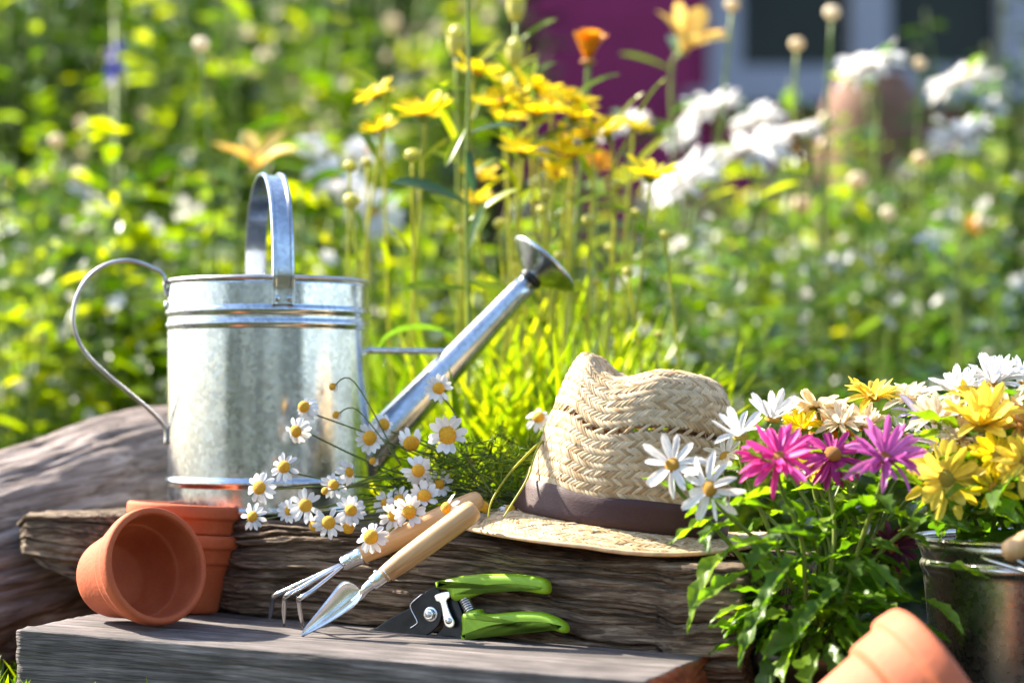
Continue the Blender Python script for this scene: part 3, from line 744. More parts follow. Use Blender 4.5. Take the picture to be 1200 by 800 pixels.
bl = crom(zp([(18, 436), (60, 420), (130, 372), (200, 337), (234, 316), (244, 292), (300, 246), (352, 214), (392, 236), (402, 330), (386, 400), (340, 450), (270, 485), (200, 497), (120, 490), (60, 466)]), 3, True)
bld = part('cutting_blade', slab(bl, .0005, .0036, .0006, 2), M['blade_black'], prn, sharp=35)
ed = crom([p + Vector((0, 0, .0040)) for p in zp([(300, 246), (246, 292), (240, 322), (272, 388), (262, 408), (236, 424)])], 5)
part('ground_edge', tube(ed, .0007, 6), M['rod'], bld)
hk = crom(zp([(330, 476), (392, 428), (404, 340), (408, 270), (450, 250), (478, 300), (502, 372), (502, 488), (455, 472), (400, 470), (345, 482)]), 3, True)
part('hook_jaw', slab(hk, -.0035, .0002, .0006, 2), M['blade_black'], prn, sharp=35)
bc = zp([(343, 352)])[0]; k = .00017
wsh = part('pivot_bolt', tr(lathe([(.0068, 0), (.0068, .0009), (.0062, .0013), (.0050, .0013)], 32), Matrix.Translation((bc.x, bc.y, .0036))), M['steel'], prn)
hexp = [Vector((bc.x + .0052 * math.cos(R(60 * i + 12)), bc.y + .0052 * math.sin(R(60 * i + 12)), 0)) for i in range(6)]
part('hex_nut', slab(hexp, .0048, .0086, .0006, 2), M['steel'], wsh, sharp=30)
part('bolt_end', tr(lathe([(.0028, 0), (.0028, .0014), (.0022, .0019), (0, .0021)], 20), Matrix.Translation((bc.x, bc.y, .0086))), M['rod'], wsh)
la = crom(zp([(368, 256), (400, 240), (440, 234), (448, 262), (430, 284), (452, 352), (470, 388), (466, 414), (444, 422), (424, 410), (414, 380), (398, 296), (376, 284)]), 3, True)
lat = part('locking_catch', slab(la, .0040, .0060, .0005, 2), M['steel'], prn, sharp=35)
lc_ = zp([(442, 386)])[0]
part('rivet', tr(lathe([(.0030, 0), (.0028, .0012), (.0015, .0018), (0, .0019)], 18), Matrix.Translation((lc_.x, lc_.y, .0060))), M['rod'], lat)
s0, s1 = zp([(505, 262), (540, 336)])
hel = []
for i in range(141):
    t = i / 140; c = s0.lerp(s1, t); ax = (s1 - s0).normalized(); sd = Vector((-ax.y, ax.x, 0)); a = t * 2 * math.pi * 6.5
    hel.append(c + sd * .0050 * math.cos(a) + Vector((0, 0, .0050 * math.sin(a))))
part('spring', tube(hel, .00085, 8), M['rod'], prn)

# ================================================================== FLOWER PIECES (shared meshes)
def petal_VF(L, W, curl=0.0, cup=0.0, r0=.0, nl=6, tip=0.5, notch=0.0, twist=0.0):
    V = []
    for i in range(nl + 1):
        t = i / nl; wd = W / 2 * (.35 + .65 * math.sin(min(1, t / .6) * math.pi / 2)) * (1 if t < .7 else max(.12, math.cos((t - .7) / .3 * math.pi / 2 * .97) ** tip))
        for u in (-1, 0, 1):
            x = r0 + L * t - (notch * L if (u == 0 and i == nl) else 0)
            V.append(Vector((x, wd * u, curl * L * t * t + cup * wd * u * u + twist * wd * u * t)))
    return V, gridF(nl + 1, 3)
def dome_VF(r, h, n=14):
    return lathe([(r * .6, -.3 * h), (r * .97, 0), (r, .15 * h), (r * .85, .55 * h), (r * .5, .9 * h), (0, h)], n)
def ring_mesh(name, n, L, W, r0, m, seed, curl=-.15, tilt=10, jit=6, notch=0.0, layers=1):
    rnd = random.Random(seed); out = []
    for ly_ in range(layers):
        for k in range(n):
            if rnd.random() < .07: continue
            a = 2 * math.pi * (k + .5 * ly_) / n + rnd.uniform(-.13, .13)
            mm = Matrix.Rotation(a, 4, 'Z') @ Matrix.Rotation(R(-(tilt + 14 * ly_) + rnd.uniform(-jit, jit)), 4, 'Y')
            out.append(tr(petal_VF(L * rnd.uniform(.88, 1.06), W * rnd.uniform(.85, 1.1), curl + rnd.uniform(-.1, .1), .25, r0, 5, .5, notch), mm))
    V, F = merge(*out); return _mesh(name, V, F, m)

# ================================================================== CUT CHAMOMILE ON THE LOG
CHR = .0135
cham = [ring_mesh('petal_ring', n_, .0098, .0042, .0034, M['white'], sd, cv, tl, 9) for n_, sd, cv, tl in ((14, 1, -.1, 4), (13, 2, -.25, -12), (15, 3, 0.0, 12), (12, 4, -.35, -32), (12, 5, -.15, -4), (15, 6, -.3, -20), (13, 7, .1, 18))]
VD, FD = dome_VF(.0050, .0042, 18); chd = _mesh('disc', VD, FD, M['disc'])
BUN = at(610, 585, 2.02)
chs = [  # px, py, d, size, facing (x right, y away, z up), variant, label
    (357, 477, 2.03, 1.0, (-.45, -.75, .35), 1, 'chamomile daisy nearest the can top, above the others on its wall'),
    (347, 505, 2.025, 1.05, (-.35, -.9, -.15), 1, 'chamomile daisy drooping on the can face, second from the top there'),
    (333, 547, 2.02, 1.0, (-.2, -.95, .3), 0, 'wide open chamomile daisy over the can bead, facing straight out'),
    (304, 571, 2.015, 1.12, (-.3, -.9, .1), 1, 'chamomile daisy beside the red reflection low on the can'),
    (296, 605, 2.01, .95, (-.35, -.9, .25), 0, 'outermost chamomile daisy touching the edge of the flowerpots'),
    (339, 598, 2.01, .85, (-.2, -.9, .3), 0, 'small chamomile daisy at the can foot beside a larger one'),
    (358, 592, 2.0, 1.15, (.1, -.95, .2), 0, 'large chamomile daisy at the can foot on the log edge'),
    (391, 568, 2.01, .92, (.1, -.9, .4), 0, 'chamomile daisy with an orange bud just beside it'),
    (409, 553, 2.02, .95, (.75, -.6, .2), 1, 'chamomile daisy seen half from the side at the can edge'),
    (385, 612, 1.99, 1.05, (.05, -.95, .25), 0, 'flat open chamomile daisy hanging over the brown log'),
    (369, 616, 2.0, .85, (-.5, -.7, -.4), 3, 'chamomile daisy half hidden behind a flat open one over the log'),
    (411, 598, 1.99, 1.05, (.2, -.9, .35), 0, 'chamomile daisy just above the ferrule of the hand cultivator'),
    (408, 618, 1.995, .85, (.1, -.75, -.5), 3, 'nodding chamomile daisy tucked under another above the cultivator ferrule'),
    (435, 629, 1.955, 1.1, (-.25, -.9, .3), 1, 'chamomile daisy lying on the wooden handle of the cultivator'),
    (434, 513, 2.04, 1.1, (-.35, -.9, .1), 0, 'chamomile daisy below the spout, in front of its foot'),
    (450, 497, 2.06, .9, (.55, -.8, .2), 1, 'chamomile daisy tight against the lower edge of the spout'),
    (482, 519, 2.03, 1.15, (.1, -.85, -.35), 3, 'chamomile daisy with bent back petals and a big yellow disc'),
    (524, 510, 2.0, 1.45, (.1, -.97, .15), 2, 'largest chamomile daisy, a wide white bloom beneath the spout'),
    (514, 455, 2.05, 1.0, (.1, -.95, .2), 0, 'highest chamomile daisy, standing in front of the spout'),
    (490, 551, 2.0, 1.15, (.15, -.9, -.05), 1, 'chamomile daisy in the middle of the bunch between spout and log'),
    (514, 567, 2.02, .95, (.35, -.85, .1), 2, 'shaded chamomile daisy deep in the bunch by the grass'),
    (497, 582, 1.995, 1.1, (.15, -.8, .5), 2, 'chamomile daisy just above the cultivator handle, facing upward'),
    (480, 600, 1.97, 1.2, (-.05, -.95, .2), 2, 'broad chamomile daisy lying against the cultivator handle'),
    (461, 604, 1.98, 1.0, (-.35, -.85, -.2), 2, 'chamomile daisy partly covered by the broad one at the handle'),
    (524, 595, 1.945, 1.0, (-.8, -.55, .1), 1, 'chamomile daisy seen edge on between the two wooden handles'),
    (565, 594, 1.985, 1.05, (.3, -.6, .6), 3, 'chamomile daisy at the butt of the trowel handle by the hat brim'),
    (631, 489, 2.10, 1.0, (-.1, -.75, .55), 1, 'lone chamomile daisy standing beside the straw hat crown'),
    (598, 598, 1.99, .85, (.5, -.7, .4), 3, 'crumpled chamomile daisy resting on the hat brim'),
    (468, 585, 2.01, .9, (-.3, -.7, .6), 2, 'pale chamomile daisy behind the broad one, half in shade'),
    (453, 590, 2.02, .9, (-.6, -.75, .3), 2, 'chamomile daisy between spout foot and cultivator handle, turned to the can'),
]
rnd = random.Random(11)
for px, py, d, s, fc, v, lab in chs:
    c = at(px, py, d); fcv = Vector(fc).normalized()
    t = thing('chamomile_daisy', lab, 'daisy', c, group='cut chamomile on the log')
    mm = frame(c, fcv, rnd.uniform(0, 6)) @ Matrix.Scale(s * 1.08, 4)
    v2 = v if rnd.random() < .5 else {0: 4, 1: 5, 2: 6, 3: 3}[v]
    inst('petal_ring', cham[v2], mm, t); inst('disc', chd, mm @ Matrix.Diagonal((1, 1, rnd.uniform(.7, 1.5), 1)) @ Matrix.Scale(rnd.uniform(.95, 1.2) if v != 3 else 1.25, 4), t)
    end = BUN + Vector((rnd.uniform(-.03, .03), rnd.uniform(-.01, .02), rnd.uniform(-.012, .006)))
    if lab.startswith('lone'): end = at(625, 590, 2.12)
    if lab.startswith('highest'): end = at(560, 575, 2.03)
    if px > 540 and not lab.startswith('lone'): end = at(625, 592, 2.05)
    mid = c.lerp(end, .45) + Vector((0, .012, .004 + rnd.uniform(-.012, .012)))
    pth = crom([c - fcv * .001, c - fcv * .012 + Vector((0, 0, -.001)), mid, end], 5)
    part('stem', tube(pth, .00085, 6), M['stem_b'], t, True)
for px, py, d, lab in ((394, 486, 2.03, 'tiny shrivelled chamomile bud in front of the can wall'), (390, 453, 2.04, 'highest tiny chamomile bud on a curved stalk before the can'), (381, 575, 2.0, 'orange chamomile bud without petals beside a daisy at the can'),
                       (437, 540, 2.03, 'small chamomile bud between spout foot and daisies'), (551, 541, 2.05, 'small brown chamomile bud above the trowel butt')):
    c = at(px, py, d); t = thing('chamomile_bud', lab, 'bud', c, group='cut chamomile on the log')
    mm = frame(c, (-.5, -.7, .3)) @ Matrix.Scale(.75, 4)
    inst('disc', chd, mm, t)
    inst('petal_ring', cham[3], mm @ Matrix.Scale(.55, 4) @ Matrix.Translation((0, 0, -.001)), t)
    part('stem', tube(crom([c, c + Vector((.02, .005, .004)), at(470, 545, 2.03) if px < 430 else at(570, 580, 2.03)], 6), .0007, 6), M['stem_b'], t, True)
# feathery foliage of the bunch
out = []
rnd = random.Random(5)
for k in range(330):
    x = rnd.triangular(425, 655, 575); y = rnd.uniform(520, 606) if x > 500 else rnd.uniform(560, 604)
    p = at(x, y, 2.01 + rnd.random() * .07); a = rnd.uniform(-.6, 3.7); L = rnd.uniform(.012, .035)
    q = p + Vector((math.cos(a) * L, rnd.uniform(-.01, .01), math.sin(a) * L * .7)); m_ = p.lerp(q, .5) + Vector((rnd.uniform(-.004, .004), 0, rnd.uniform(-.003, .005)))
    out.append(tube([p, m_, q], [.0008, .0007, .0003], 4))
    for j in range(4):
        b = p.lerp(q, .25 + .2 * j); e = b + Vector((rnd.uniform(-.008, .008), rnd.uniform(-.004, .004), rnd.uniform(-.004, .009)))
        out.append(tube([b, e], [.0005, .0003], 3))
cf = part('chamomile_foliage', merge(*out), M['blade']); tag(cf, 'feathery green chamomile leaves lying between spout and hat', 'foliage', None, 'stuff')
# two loose pale stems looping over the hat brim
for pts, lab in (([(648, 505, 2.02), (622, 528, 1.99), (596, 556, 1.97), (577, 585, 1.96), (572, 606, 1.955)], 'bent pale grass stalk leaning from hat crown down to the trowel butt'),
                 ([(662, 500, 2.03), (633, 520, 1.985), (618, 560, 1.95), (600, 590, 1.94), (590, 606, 1.935)], 'curved pale grass stalk crossing the hat brim by the ribbon')):
    P = crom([at(*p) for p in pts], 6)
    t = part('grass_stalk', tube(P, list(np.linspace(.0012, .0008, len(P))), 6), M['stem_y']); tag(t, lab, 'stalk', 'loose stalks by the hat')

# ================================================================== POTTED CHRYSANTHEMUMS
def leaf_lobed(L, W, seed, droop=.3, fold=.3):
    rnd = random.Random(seed); V = []; nl, nw = 16, 5; ph = rnd.random() * .2
    for i in range(nl + 1):
        t = i / nl
        env = (math.sin(math.pi * min(1, t ** .85)) ** .7) * (0.55 + .45 * math.sin(math.pi * t * .9))
        lob = .55 + .45 * abs(math.sin(math.pi * (t * 3.4 + ph)))
        wl_, wr2 = W / 2 * env * lob, W / 2 * env * (.55 + .45 * abs(math.sin(math.pi * (t * 3.4 + ph + .12))))
        if t < .16: wl_ = wr2 = max(.0011, wl_ * .25)
        for j in range(nw):
            u = -1 + 2 * j / (nw - 1); wd = wl_ if u < 0 else wr2
            V.append(Vector((L * t + abs(u) * wd * .35, u * wd, fold * abs(u) * wd - droop * L * t * t + .0016 * math.sin(t * 19 + u * 3 + seed))))
    return _mesh('leaf', V, gridF(nl + 1, nw), M['mum_leaf'])
mleaf = [leaf_lobed(.058, .032, 1, .35), leaf_lobed(.050, .026, 2, .55, .15), leaf_lobed(.062, .027, 3, .15, .4), leaf_lobed(.045, .026, 4, .8, .2)]
def petals_of(kind):
    m = M[kind]; return [_mesh('petal', *petal_VF(1.0, wd, cv, cu, 0.0, 6, .5, nt_, tw), m) for wd, cv, cu, nt_, tw in ((.25, -.12, .5, .04, 0), (.21, -.34, .9, 0, .35), (.28, .14, .4, .06, -.25), (.22, .30, .9, .0, .5), (.24, -.5, .6, .03, -.4))]
PET = {k_: petals_of(k_) for k_ in ('white', 'pink', 'magenta', 'orchid', 'lilac', 'lemon', 'cream', 'maroon', 'yellow', 'pale_orange', 'orange')}
DISC = {k_: _mesh('disc', *dome_VF(1.0, .6, 18), M[k_]) for k_ in ('disc', 'disc_g', 'disc_o')}
def mum(plant, c, fc, rad, kind, disc='disc', n=20, layers=2, tilt=12, ragged=8, label=None, seed=0, dr=.24, wid=1.0):
    rnd = random.Random(seed * 31 + 7); f = frame(c, fc, rnd.random() * 6)
    h = inst('flower_head', DISC[disc], f @ Matrix.Scale(rad * dr, 4), plant)
    if label: h['label'] = label
    for ly_ in range(layers):
        for k_ in range(n):
            a = 2 * math.pi * (k_ + .5 * ly_) / n + rnd.uniform(-.1, .1); sc_ = rad * rnd.uniform(.84, 1.04) * (1 - .10 * ly_)
            mm = f @ Matrix.Rotation(a, 4, 'Z') @ Matrix.Rotation(R(-(tilt + 16 * ly_) + rnd.uniform(-ragged, ragged)), 4, 'Y') @ Matrix.Translation((rad * dr * .5, 0, 0)) @ Matrix.Rotation(rnd.uniform(-.3, .3), 4, 'X') @ Matrix.Diagonal((sc_ * (1 - dr * .5), sc_ * wid, sc_ * .9, 1))
            inst('petal', rnd.choice(PET[kind]), mm, h)
    return h
def mum_stem(plant, base, c, fc, leaves, seed, r=.0021, spread=1.0, tmin=.2, tmax=.88, lsc=1.0, mstem='stem'):
    rnd = random.Random(seed); fc = Vector(fc).normalized()
    top = c - fc * .004; mid = base.lerp(top, .5) + Vector((rnd.uniform(-.012, .012), rnd.uniform(-.012, .012), .012))
    pre = top - (fc * .6 + Vector((0, 0, .8))).normalized() * .022
    P = crom([base, mid, pre, top], 7)
    s = part('stem', tube(P, list(np.linspace(r, r * .6, len(P))), 8), M[mstem], plant, True)
    ph = rnd.random() * 6
    for k_ in range(leaves):
        t = tmin + (tmax - tmin) * (k_ + rnd.uniform(.1, .9)) / leaves; i = t * (len(P) - 1); p = P[int(i)].lerp(P[min(int(i) + 1, len(P) - 1)], i % 1)
        a = ph + k_ * 2.4 + rnd.uniform(-.4, .4); el = rnd.uniform(-.25, .75)
        x = Vector((math.cos(a) * math.cos(el), math.sin(a) * math.cos(el), math.sin(el))); zz = Vector((0, 0, 1)) - x * x.z; zz.normalize(); yy = zz.cross(x)
        mm = Matrix((x, yy, zz)).transposed().to_4x4(); mm.translation = p
        inst('leaf', rnd.choice(mleaf), mm @ Matrix.Rotation(rnd.uniform(-.6, .6), 4, 'X') @ Matrix.Scale(rnd.uniform(.75, 1.15) * lsc, 4), plant)
    return P
# dark nursery pot
pc = Vector(at(962, 774, 1.87)); pc.z = 0.0
npot = thing('nursery_pot', 'dark plastic nursery pot under the pink chrysanthemum', 'flowerpot', pc)
ph_ = .068
part('body', lathe([(0, 0), (.044, 0), (.046, .002), (.055, ph_ - .014), (.058, ph_ - .014), (.059, ph_ - .002), (.058, ph_), (.0565, ph_ - .001), (.054, ph_ - .016), (.05, .02), (.044, .004), (0, .004)], 56), M['plastic'], npot)
part('potting_soil', lathe([(0.0545, ph_ - .016), (.04, ph_ - .012), (.02, ph_ - .009), (0, ph_ - .01)], 40), M['pot_soil'], npot)
mp_ = thing('chrysanthemum_plant', 'bushy chrysanthemum with pink and white flowers in a dark pot', 'plant', (pc.x, pc.y, ph_ - .012))
base = Vector((pc.x, pc.y, ph_ - .014))
heads = [  # px, py, d, facing, radius px, kind, disc, n, layers, tilt, ragged, leaves, label
    (788, 545, 1.74, (-.35, -.85, .35), 40, 'white', 'disc', 11, 1, 4, 14, 5, 'white flower head with yellow disc against the hat'),
    (832, 572, 1.72, (-.55, -.7, -.05), 42, 'white', 'disc', 11, 1, 2, 14, 6, 'white flower head hanging below the other by the hat ribbon'),
    (868, 512, 1.79, (-.15, -.45, .85), 40, 'white', 'disc_g', 10, 1, 38, 16, 3, None),
    (905, 492, 1.83, (.1, -.3, .9), 40, 'white', 'disc', 9, 1, 44, 16, 3, None),
    (913, 536, 1.72, (-.15, -.72, .62), 51, 'pink', 'disc_o', 21, 2, 6, 12, 9, 'bright pink flower head with orange disc'),
    (976, 532, 1.78, (.1, -.7, .5), 44, 'magenta', 'disc_o', 17, 2, -22, 20, 6, 'withered magenta flower head with drooping petals'),
    (1036, 538, 1.73, (.12, -.68, .66), 51, 'orchid', 'disc_o', 18, 2, 20, 14, 9, 'purple pink flower head with upswept petals'),
    (958, 478, 1.86, (-.1, .35, .9), 44, 'cream', 'disc_g', 17, 2, -4, 16, 4, 'cream and yellow flower head turned away'),
    (1022, 468, 1.86, (.05, -.15, .95), 40, 'lemon', 'disc', 16, 2, 22, 16, 4, None),
    (1078, 490, 1.84, (.1, -.45, .85), 40, 'lilac', 'disc', 12, 1, 34, 12, 4, 'pale lilac flower head'),
    (985, 497, 1.83, (-.05, -.5, .85), 34, 'cream', 'disc', 15, 2, 20, 14, 3, None),
    (940, 502, 1.84, (-.2, -.4, .85), 30, 'yellow', 'disc', 14, 2, 22, 14, 3, None),
    (1108, 561, 1.75, (-.02, -.93, .28), 54, 'lemon', 'disc_g', 13, 2, 5, 10, 8, 'yellow flower head facing outward below the others'),
    (1046, 642, 1.78, (.0, -.85, .15), 32, 'maroon', 'disc_o', 14, 2, 8, 18, 6, 'dark maroon flower head low among the leaves'),
    (978, 505, 1.88, (.0, -.3, .95), 34, 'orange', 'disc', 14, 2, 20, 16, 3, None),
    (850, 535, 1.84, (-.4, -.5, .7), 34, 'cream', 'disc', 12, 1, 20, 16, 3, None),
    (1012, 500, 1.84, (.0, -.5, .85), 34, 'cream', 'disc', 14, 2, 24, 16, 2, None),
    (1060, 512, 1.86, (.1, -.5, .85), 32, 'white', 'disc', 13, 1, 26, 16, 2, None),
    (955, 550, 1.80, (-.1, -.7, .6), 26, 'yellow', 'disc', 12, 1, 14, 16, 2, None),
    (1062, 470, 1.9, (.1, -.3, .9), 34, 'cream', 'disc', 14, 2, 26, 16, 2, None),
    (1075, 545, 1.80, (.1, -.7, .6), 34, 'yellow', 'disc_g', 13, 2, 14, 16, 2, None),
]
for i, (px, py, d, fc, rp, kd, dc, n_, ly_, tl, rg, lv, lab) in enumerate(heads):
    d += .085; c = at(px, py, d); mum(mp_, c, fc, rp * d / FPX, kd, dc, n_, ly_, tl, rg, lab, i, wid=.72 if kd in ('pink', 'magenta', 'orchid') else 1.0, dr=.19 if kd == 'pink' else .24)
    b2 = base + Vector((rnd.uniform(-.025, .025), rnd.uniform(-.025, .025), 0))
    mum_stem(mp_, b2, c, fc, lv + 5, 100 + i, .0024, lsc=.66, tmin=.08, tmax=.80)
rnd = random.Random(77)
for i in range(60):        # low leaf whorls at the pot
    a = rnd.uniform(0, 6.28); rr_ = rnd.uniform(.0, .055); p = base + Vector((math.cos(a) * rr_, math.sin(a) * rr_, rnd.uniform(.012, .11)))
    el = rnd.uniform(-.5, .6); x = Vector((math.cos(a) * math.cos(el), math.sin(a) * math.cos(el), math.sin(el))); zz = (Vector((0, 0, 1)) - x * x.z).normalized()
    mm = Matrix((x, zz.cross(x), zz)).transposed().to_4x4(); mm.translation = p
    inst('leaf', rnd.choice(mleaf), mm @ Matrix.Scale(rnd.uniform(.55, .95), 4), mp_)
for i in range(54):        # leaves hanging over the rim of the pot
    a = rnd.uniform(2.6, 6.6); rr_ = rnd.uniform(.030, .056); p = base + Vector((math.cos(a) * rr_, math.sin(a) * rr_, rnd.uniform(.018, .060)))
    el = rnd.uniform(-.55, .35); x = Vector((math.cos(a) * math.cos(el), math.sin(a) * math.cos(el), math.sin(el))); zz = (Vector((0, 0, 1)) - x * x.z).normalized()
    mm = Matrix((x, zz.cross(x), zz)).transposed().to_4x4(); mm.translation = p
    inst('leaf', rnd.choice(mleaf), mm @ Matrix.Rotation(rnd.uniform(-.7, .7), 4, 'X') @ Matrix.Scale(rnd.uniform(.6, 1.0), 4), mp_)
def aimed_leaf(plant, a, b, v, s=None, roll=0.0):
    A, B = at(a[0], a[1], a[2] + .085), at(b[0], b[1], b[2] + .085); x = (B - A).normalized(); zz = (Vector((0, -.35, 1)) - x * Vector((0, -.35, 1)).dot(x)).normalized()
    mm = Matrix((x, zz.cross(x), zz)).transposed().to_4x4(); mm.translation = A
    inst('leaf', mleaf[v], mm @ Matrix.Rotation(roll, 4, 'X') @ Matrix.Diagonal((1, .55, 1, 1)) @ Matrix.Scale((B - A).length / (.058, .050, .062, .045)[v], 4), plant)
for a, b, v, r_ in (((862, 640, 1.75), (794, 668, 1.71), 3, .2), ((876, 668, 1.74), (812, 702, 1.70), 2, -.2), ((850, 602, 1.74), (782, 626, 1.72), 2, .3),
                    ((905, 700, 1.74), (858, 742, 1.70), 1, .1), ((915, 640, 1.72), (868, 620, 1.69), 0, 0), ((940, 650, 1.70), (880, 690, 1.66), 0, .3),
                    ((960, 640, 1.72), (918, 600, 1.68), 0, -.2), ((985, 690, 1.71), (930, 720, 1.67), 0, .2), ((1010, 650, 1.73), (1060, 690, 1.70), 2, 0),
                    ((1080, 700, 1.76), (1130, 720, 1.72), 0, 0), ((1090, 660, 1.76), (1160, 668, 1.74), 2, 0), ((1060, 610, 1.76), (1130, 600, 1.73), 0, .2)):
    aimed_leaf(mp_, a, b, v, roll=r_)

# --- zinc bucket with yellow and white flowers
bcx = at(1236, 640, 1.93); bc0 = Vector((bcx.x, 1.93, 0)); BH = CAMZ - (628 - HZ) * 1.93 / FPX
BRm = .121
bk = thing('zinc_bucket', 'tarnished zinc bucket filled with yellow and white flowers', 'bucket', bc0)
z6 = CAMZ - (671 - HZ) * 1.83 / FPX
part('body', lathe([(0, .004), (BRm - .022, .004), (BRm - .021, 0), (BRm - .0195, .006), (BRm - .008, z6 - .010)] + [(BRm - .0075 + .003 * math.sin(math.pi * k_ / 6), z6 - .006 + .012 * k_ / 6) for k_ in range(7)] +
     [(BRm - .005, z6 + .012), (BRm, BH - .003), (BRm - .0014, BH - .003), (BRm - .009, z6), (BRm - .0215, .012), (0, .012)], 96), M['zinc_worn'], bk)
part('rim', tr(lathe([(BRm - .001 + .003 * math.cos(a), .003 * math.sin(a)) for a in np.linspace(0, 2 * math.pi, 9)], 96), Matrix.Translation((0, 0, BH - .002))), M['zinc_worn'], bk)
part('potting_soil', lathe([(BRm - .012, BH - .04), (.05, BH - .03), (0, BH - .032)], 40), M['pot_soil'], bk)
inv = Matrix.Translation(-bc0)
gp = [at(1262, 616, 1.80), at(1240, 626, 1.785), at(1222, 636, 1.775), at(1204, 645, 1.77), at(1188, 650, 1.772), at(1182, 651, 1.775)]
wirep = [bc0 + Vector((BRm + .003, .0, BH - .014)), bc0 + Vector((BRm + .012, -.06, BH - .02))] + gp + [bc0 + Vector((-.050, -.135, BH - .022)), bc0 + Vector((-.080, -.104, BH - .014)), bc0 + Vector((-.0835, -.093, BH - .012))]
bail = part('bail_handle', tube(crom(wirep, 6), .0020, 8), M['wire'], bk, True)
gpp = [at(1214, 634, 1.772), at(1206, 637, 1.769), at(1196, 640, 1.768), at(1186, 643, 1.769), at(1178, 646, 1.772)]
part('wooden_grip', tube([at(1232, 622, 1.78), at(1228, 624, 1.778), at(1214, 630, 1.774), at(1200, 637, 1.771), at(1188, 643, 1.772), at(1180, 647, 1.774), at(1177, 648, 1.775)], [.006, .0085, .0095, .0098, .0095, .0085, .006], 20), M['handle_wood'], bail, True)
fp_ = thing('chrysanthemum_plant', 'dense chrysanthemum with yellow and white flowers growing in the bucket', 'plant', (bc0.x, bc0.y, BH - .032))
base2 = Vector((bc0.x, bc0.y, BH - .034))
heads2 = [
    (1122, 462, 1.92, (-.2, -.35, .9), 40, 'white', 'disc', 14, 2, 26, 14, 3, 'white flower head at the bucket edge'),
    (1164, 452, 1.93, (.05, -.3, .95), 46, 'white', 'disc', 15, 2, 34, 14, 3, 'tall white flower head topping the bucket'),
    (1200, 450, 1.96, (.2, -.3, .9), 40, 'white', 'disc', 14, 2, 26, 14, 2, None),
    (1150, 500, 1.86, (.0, -.55, .82), 54, 'lemon', 'disc_g', 15, 2, 30, 14, 3, 'pale yellow flower head with upswept petals'),
    (1196, 500, 1.86, (.1, -.6, .75), 44, 'pale_orange', 'disc_o', 15, 2, 20, 16, 3, 'orange tinted flower head over the bucket'),
    (1168, 533, 1.83, (.1, -.8, .45), 36, 'yellow', 'disc_g', 12, 2, 10, 14, 3, None),
    (1200, 542, 1.82, (.0, -.85, .4), 40, 'lemon', 'disc_o', 14, 2, 12, 14, 3, 'deep yellow flower head near the bucket grip'),
    (1165, 572, 1.82, (.2, -.85, .2), 32, 'yellow', 'disc', 10, 1, 6, 16, 2, None),
    (1098, 492, 1.88, (-.35, -.5, .75), 36, 'cream', 'disc', 14, 2, 24, 14, 2, None),
    (1125, 515, 1.86, (-.1, -.6, .75), 30, 'cream', 'disc', 14, 2, 24, 16, 2, None),
    (1102, 520, 1.89, (-.3, -.5, .8), 32, 'lilac', 'disc', 12, 1, 26, 14, 2, None),
    (1140, 472, 1.9, (-.1, -.35, .9), 34, 'lemon', 'disc', 13, 2, 30, 14, 2, None),
    (1180, 478, 1.88, (.1, -.45, .85), 36, 'cream', 'disc', 14, 2, 28, 14, 2, None),
    (1140, 540, 1.85, (-.1, -.75, .5), 30, 'yellow', 'disc_g', 12, 2, 14, 16, 2, None),
    (1120, 488, 1.9, (-.2, -.5, .8), 28, 'white', 'disc', 13, 2, 26, 14, 2, None),
    (1240, 480, 1.9, (.3, -.4, .85), 44, 'white', 'disc', 14, 2, 26, 14, 3, None),
    (1235, 525, 1.86, (.3, -.6, .7), 44, 'yellow', 'disc_g', 14, 2, 20, 14, 3, None),
]
for i, (px, py, d, fc, rp, kd, dc, n_, ly_, tl, rg, lv, lab) in enumerate(heads2):
    c = at(px, py, d); mum(fp_, c, fc, rp * d / FPX, kd, dc, n_, ly_, tl, rg, lab, 50 + i)
    b2 = base2 + Vector((rnd.uniform(-.085, .02), rnd.uniform(-.07, .05), 0))
    mum_stem(fp_, b2, c, fc, 6, 200 + i, .0022, lsc=1.0, tmin=.15, tmax=.9)

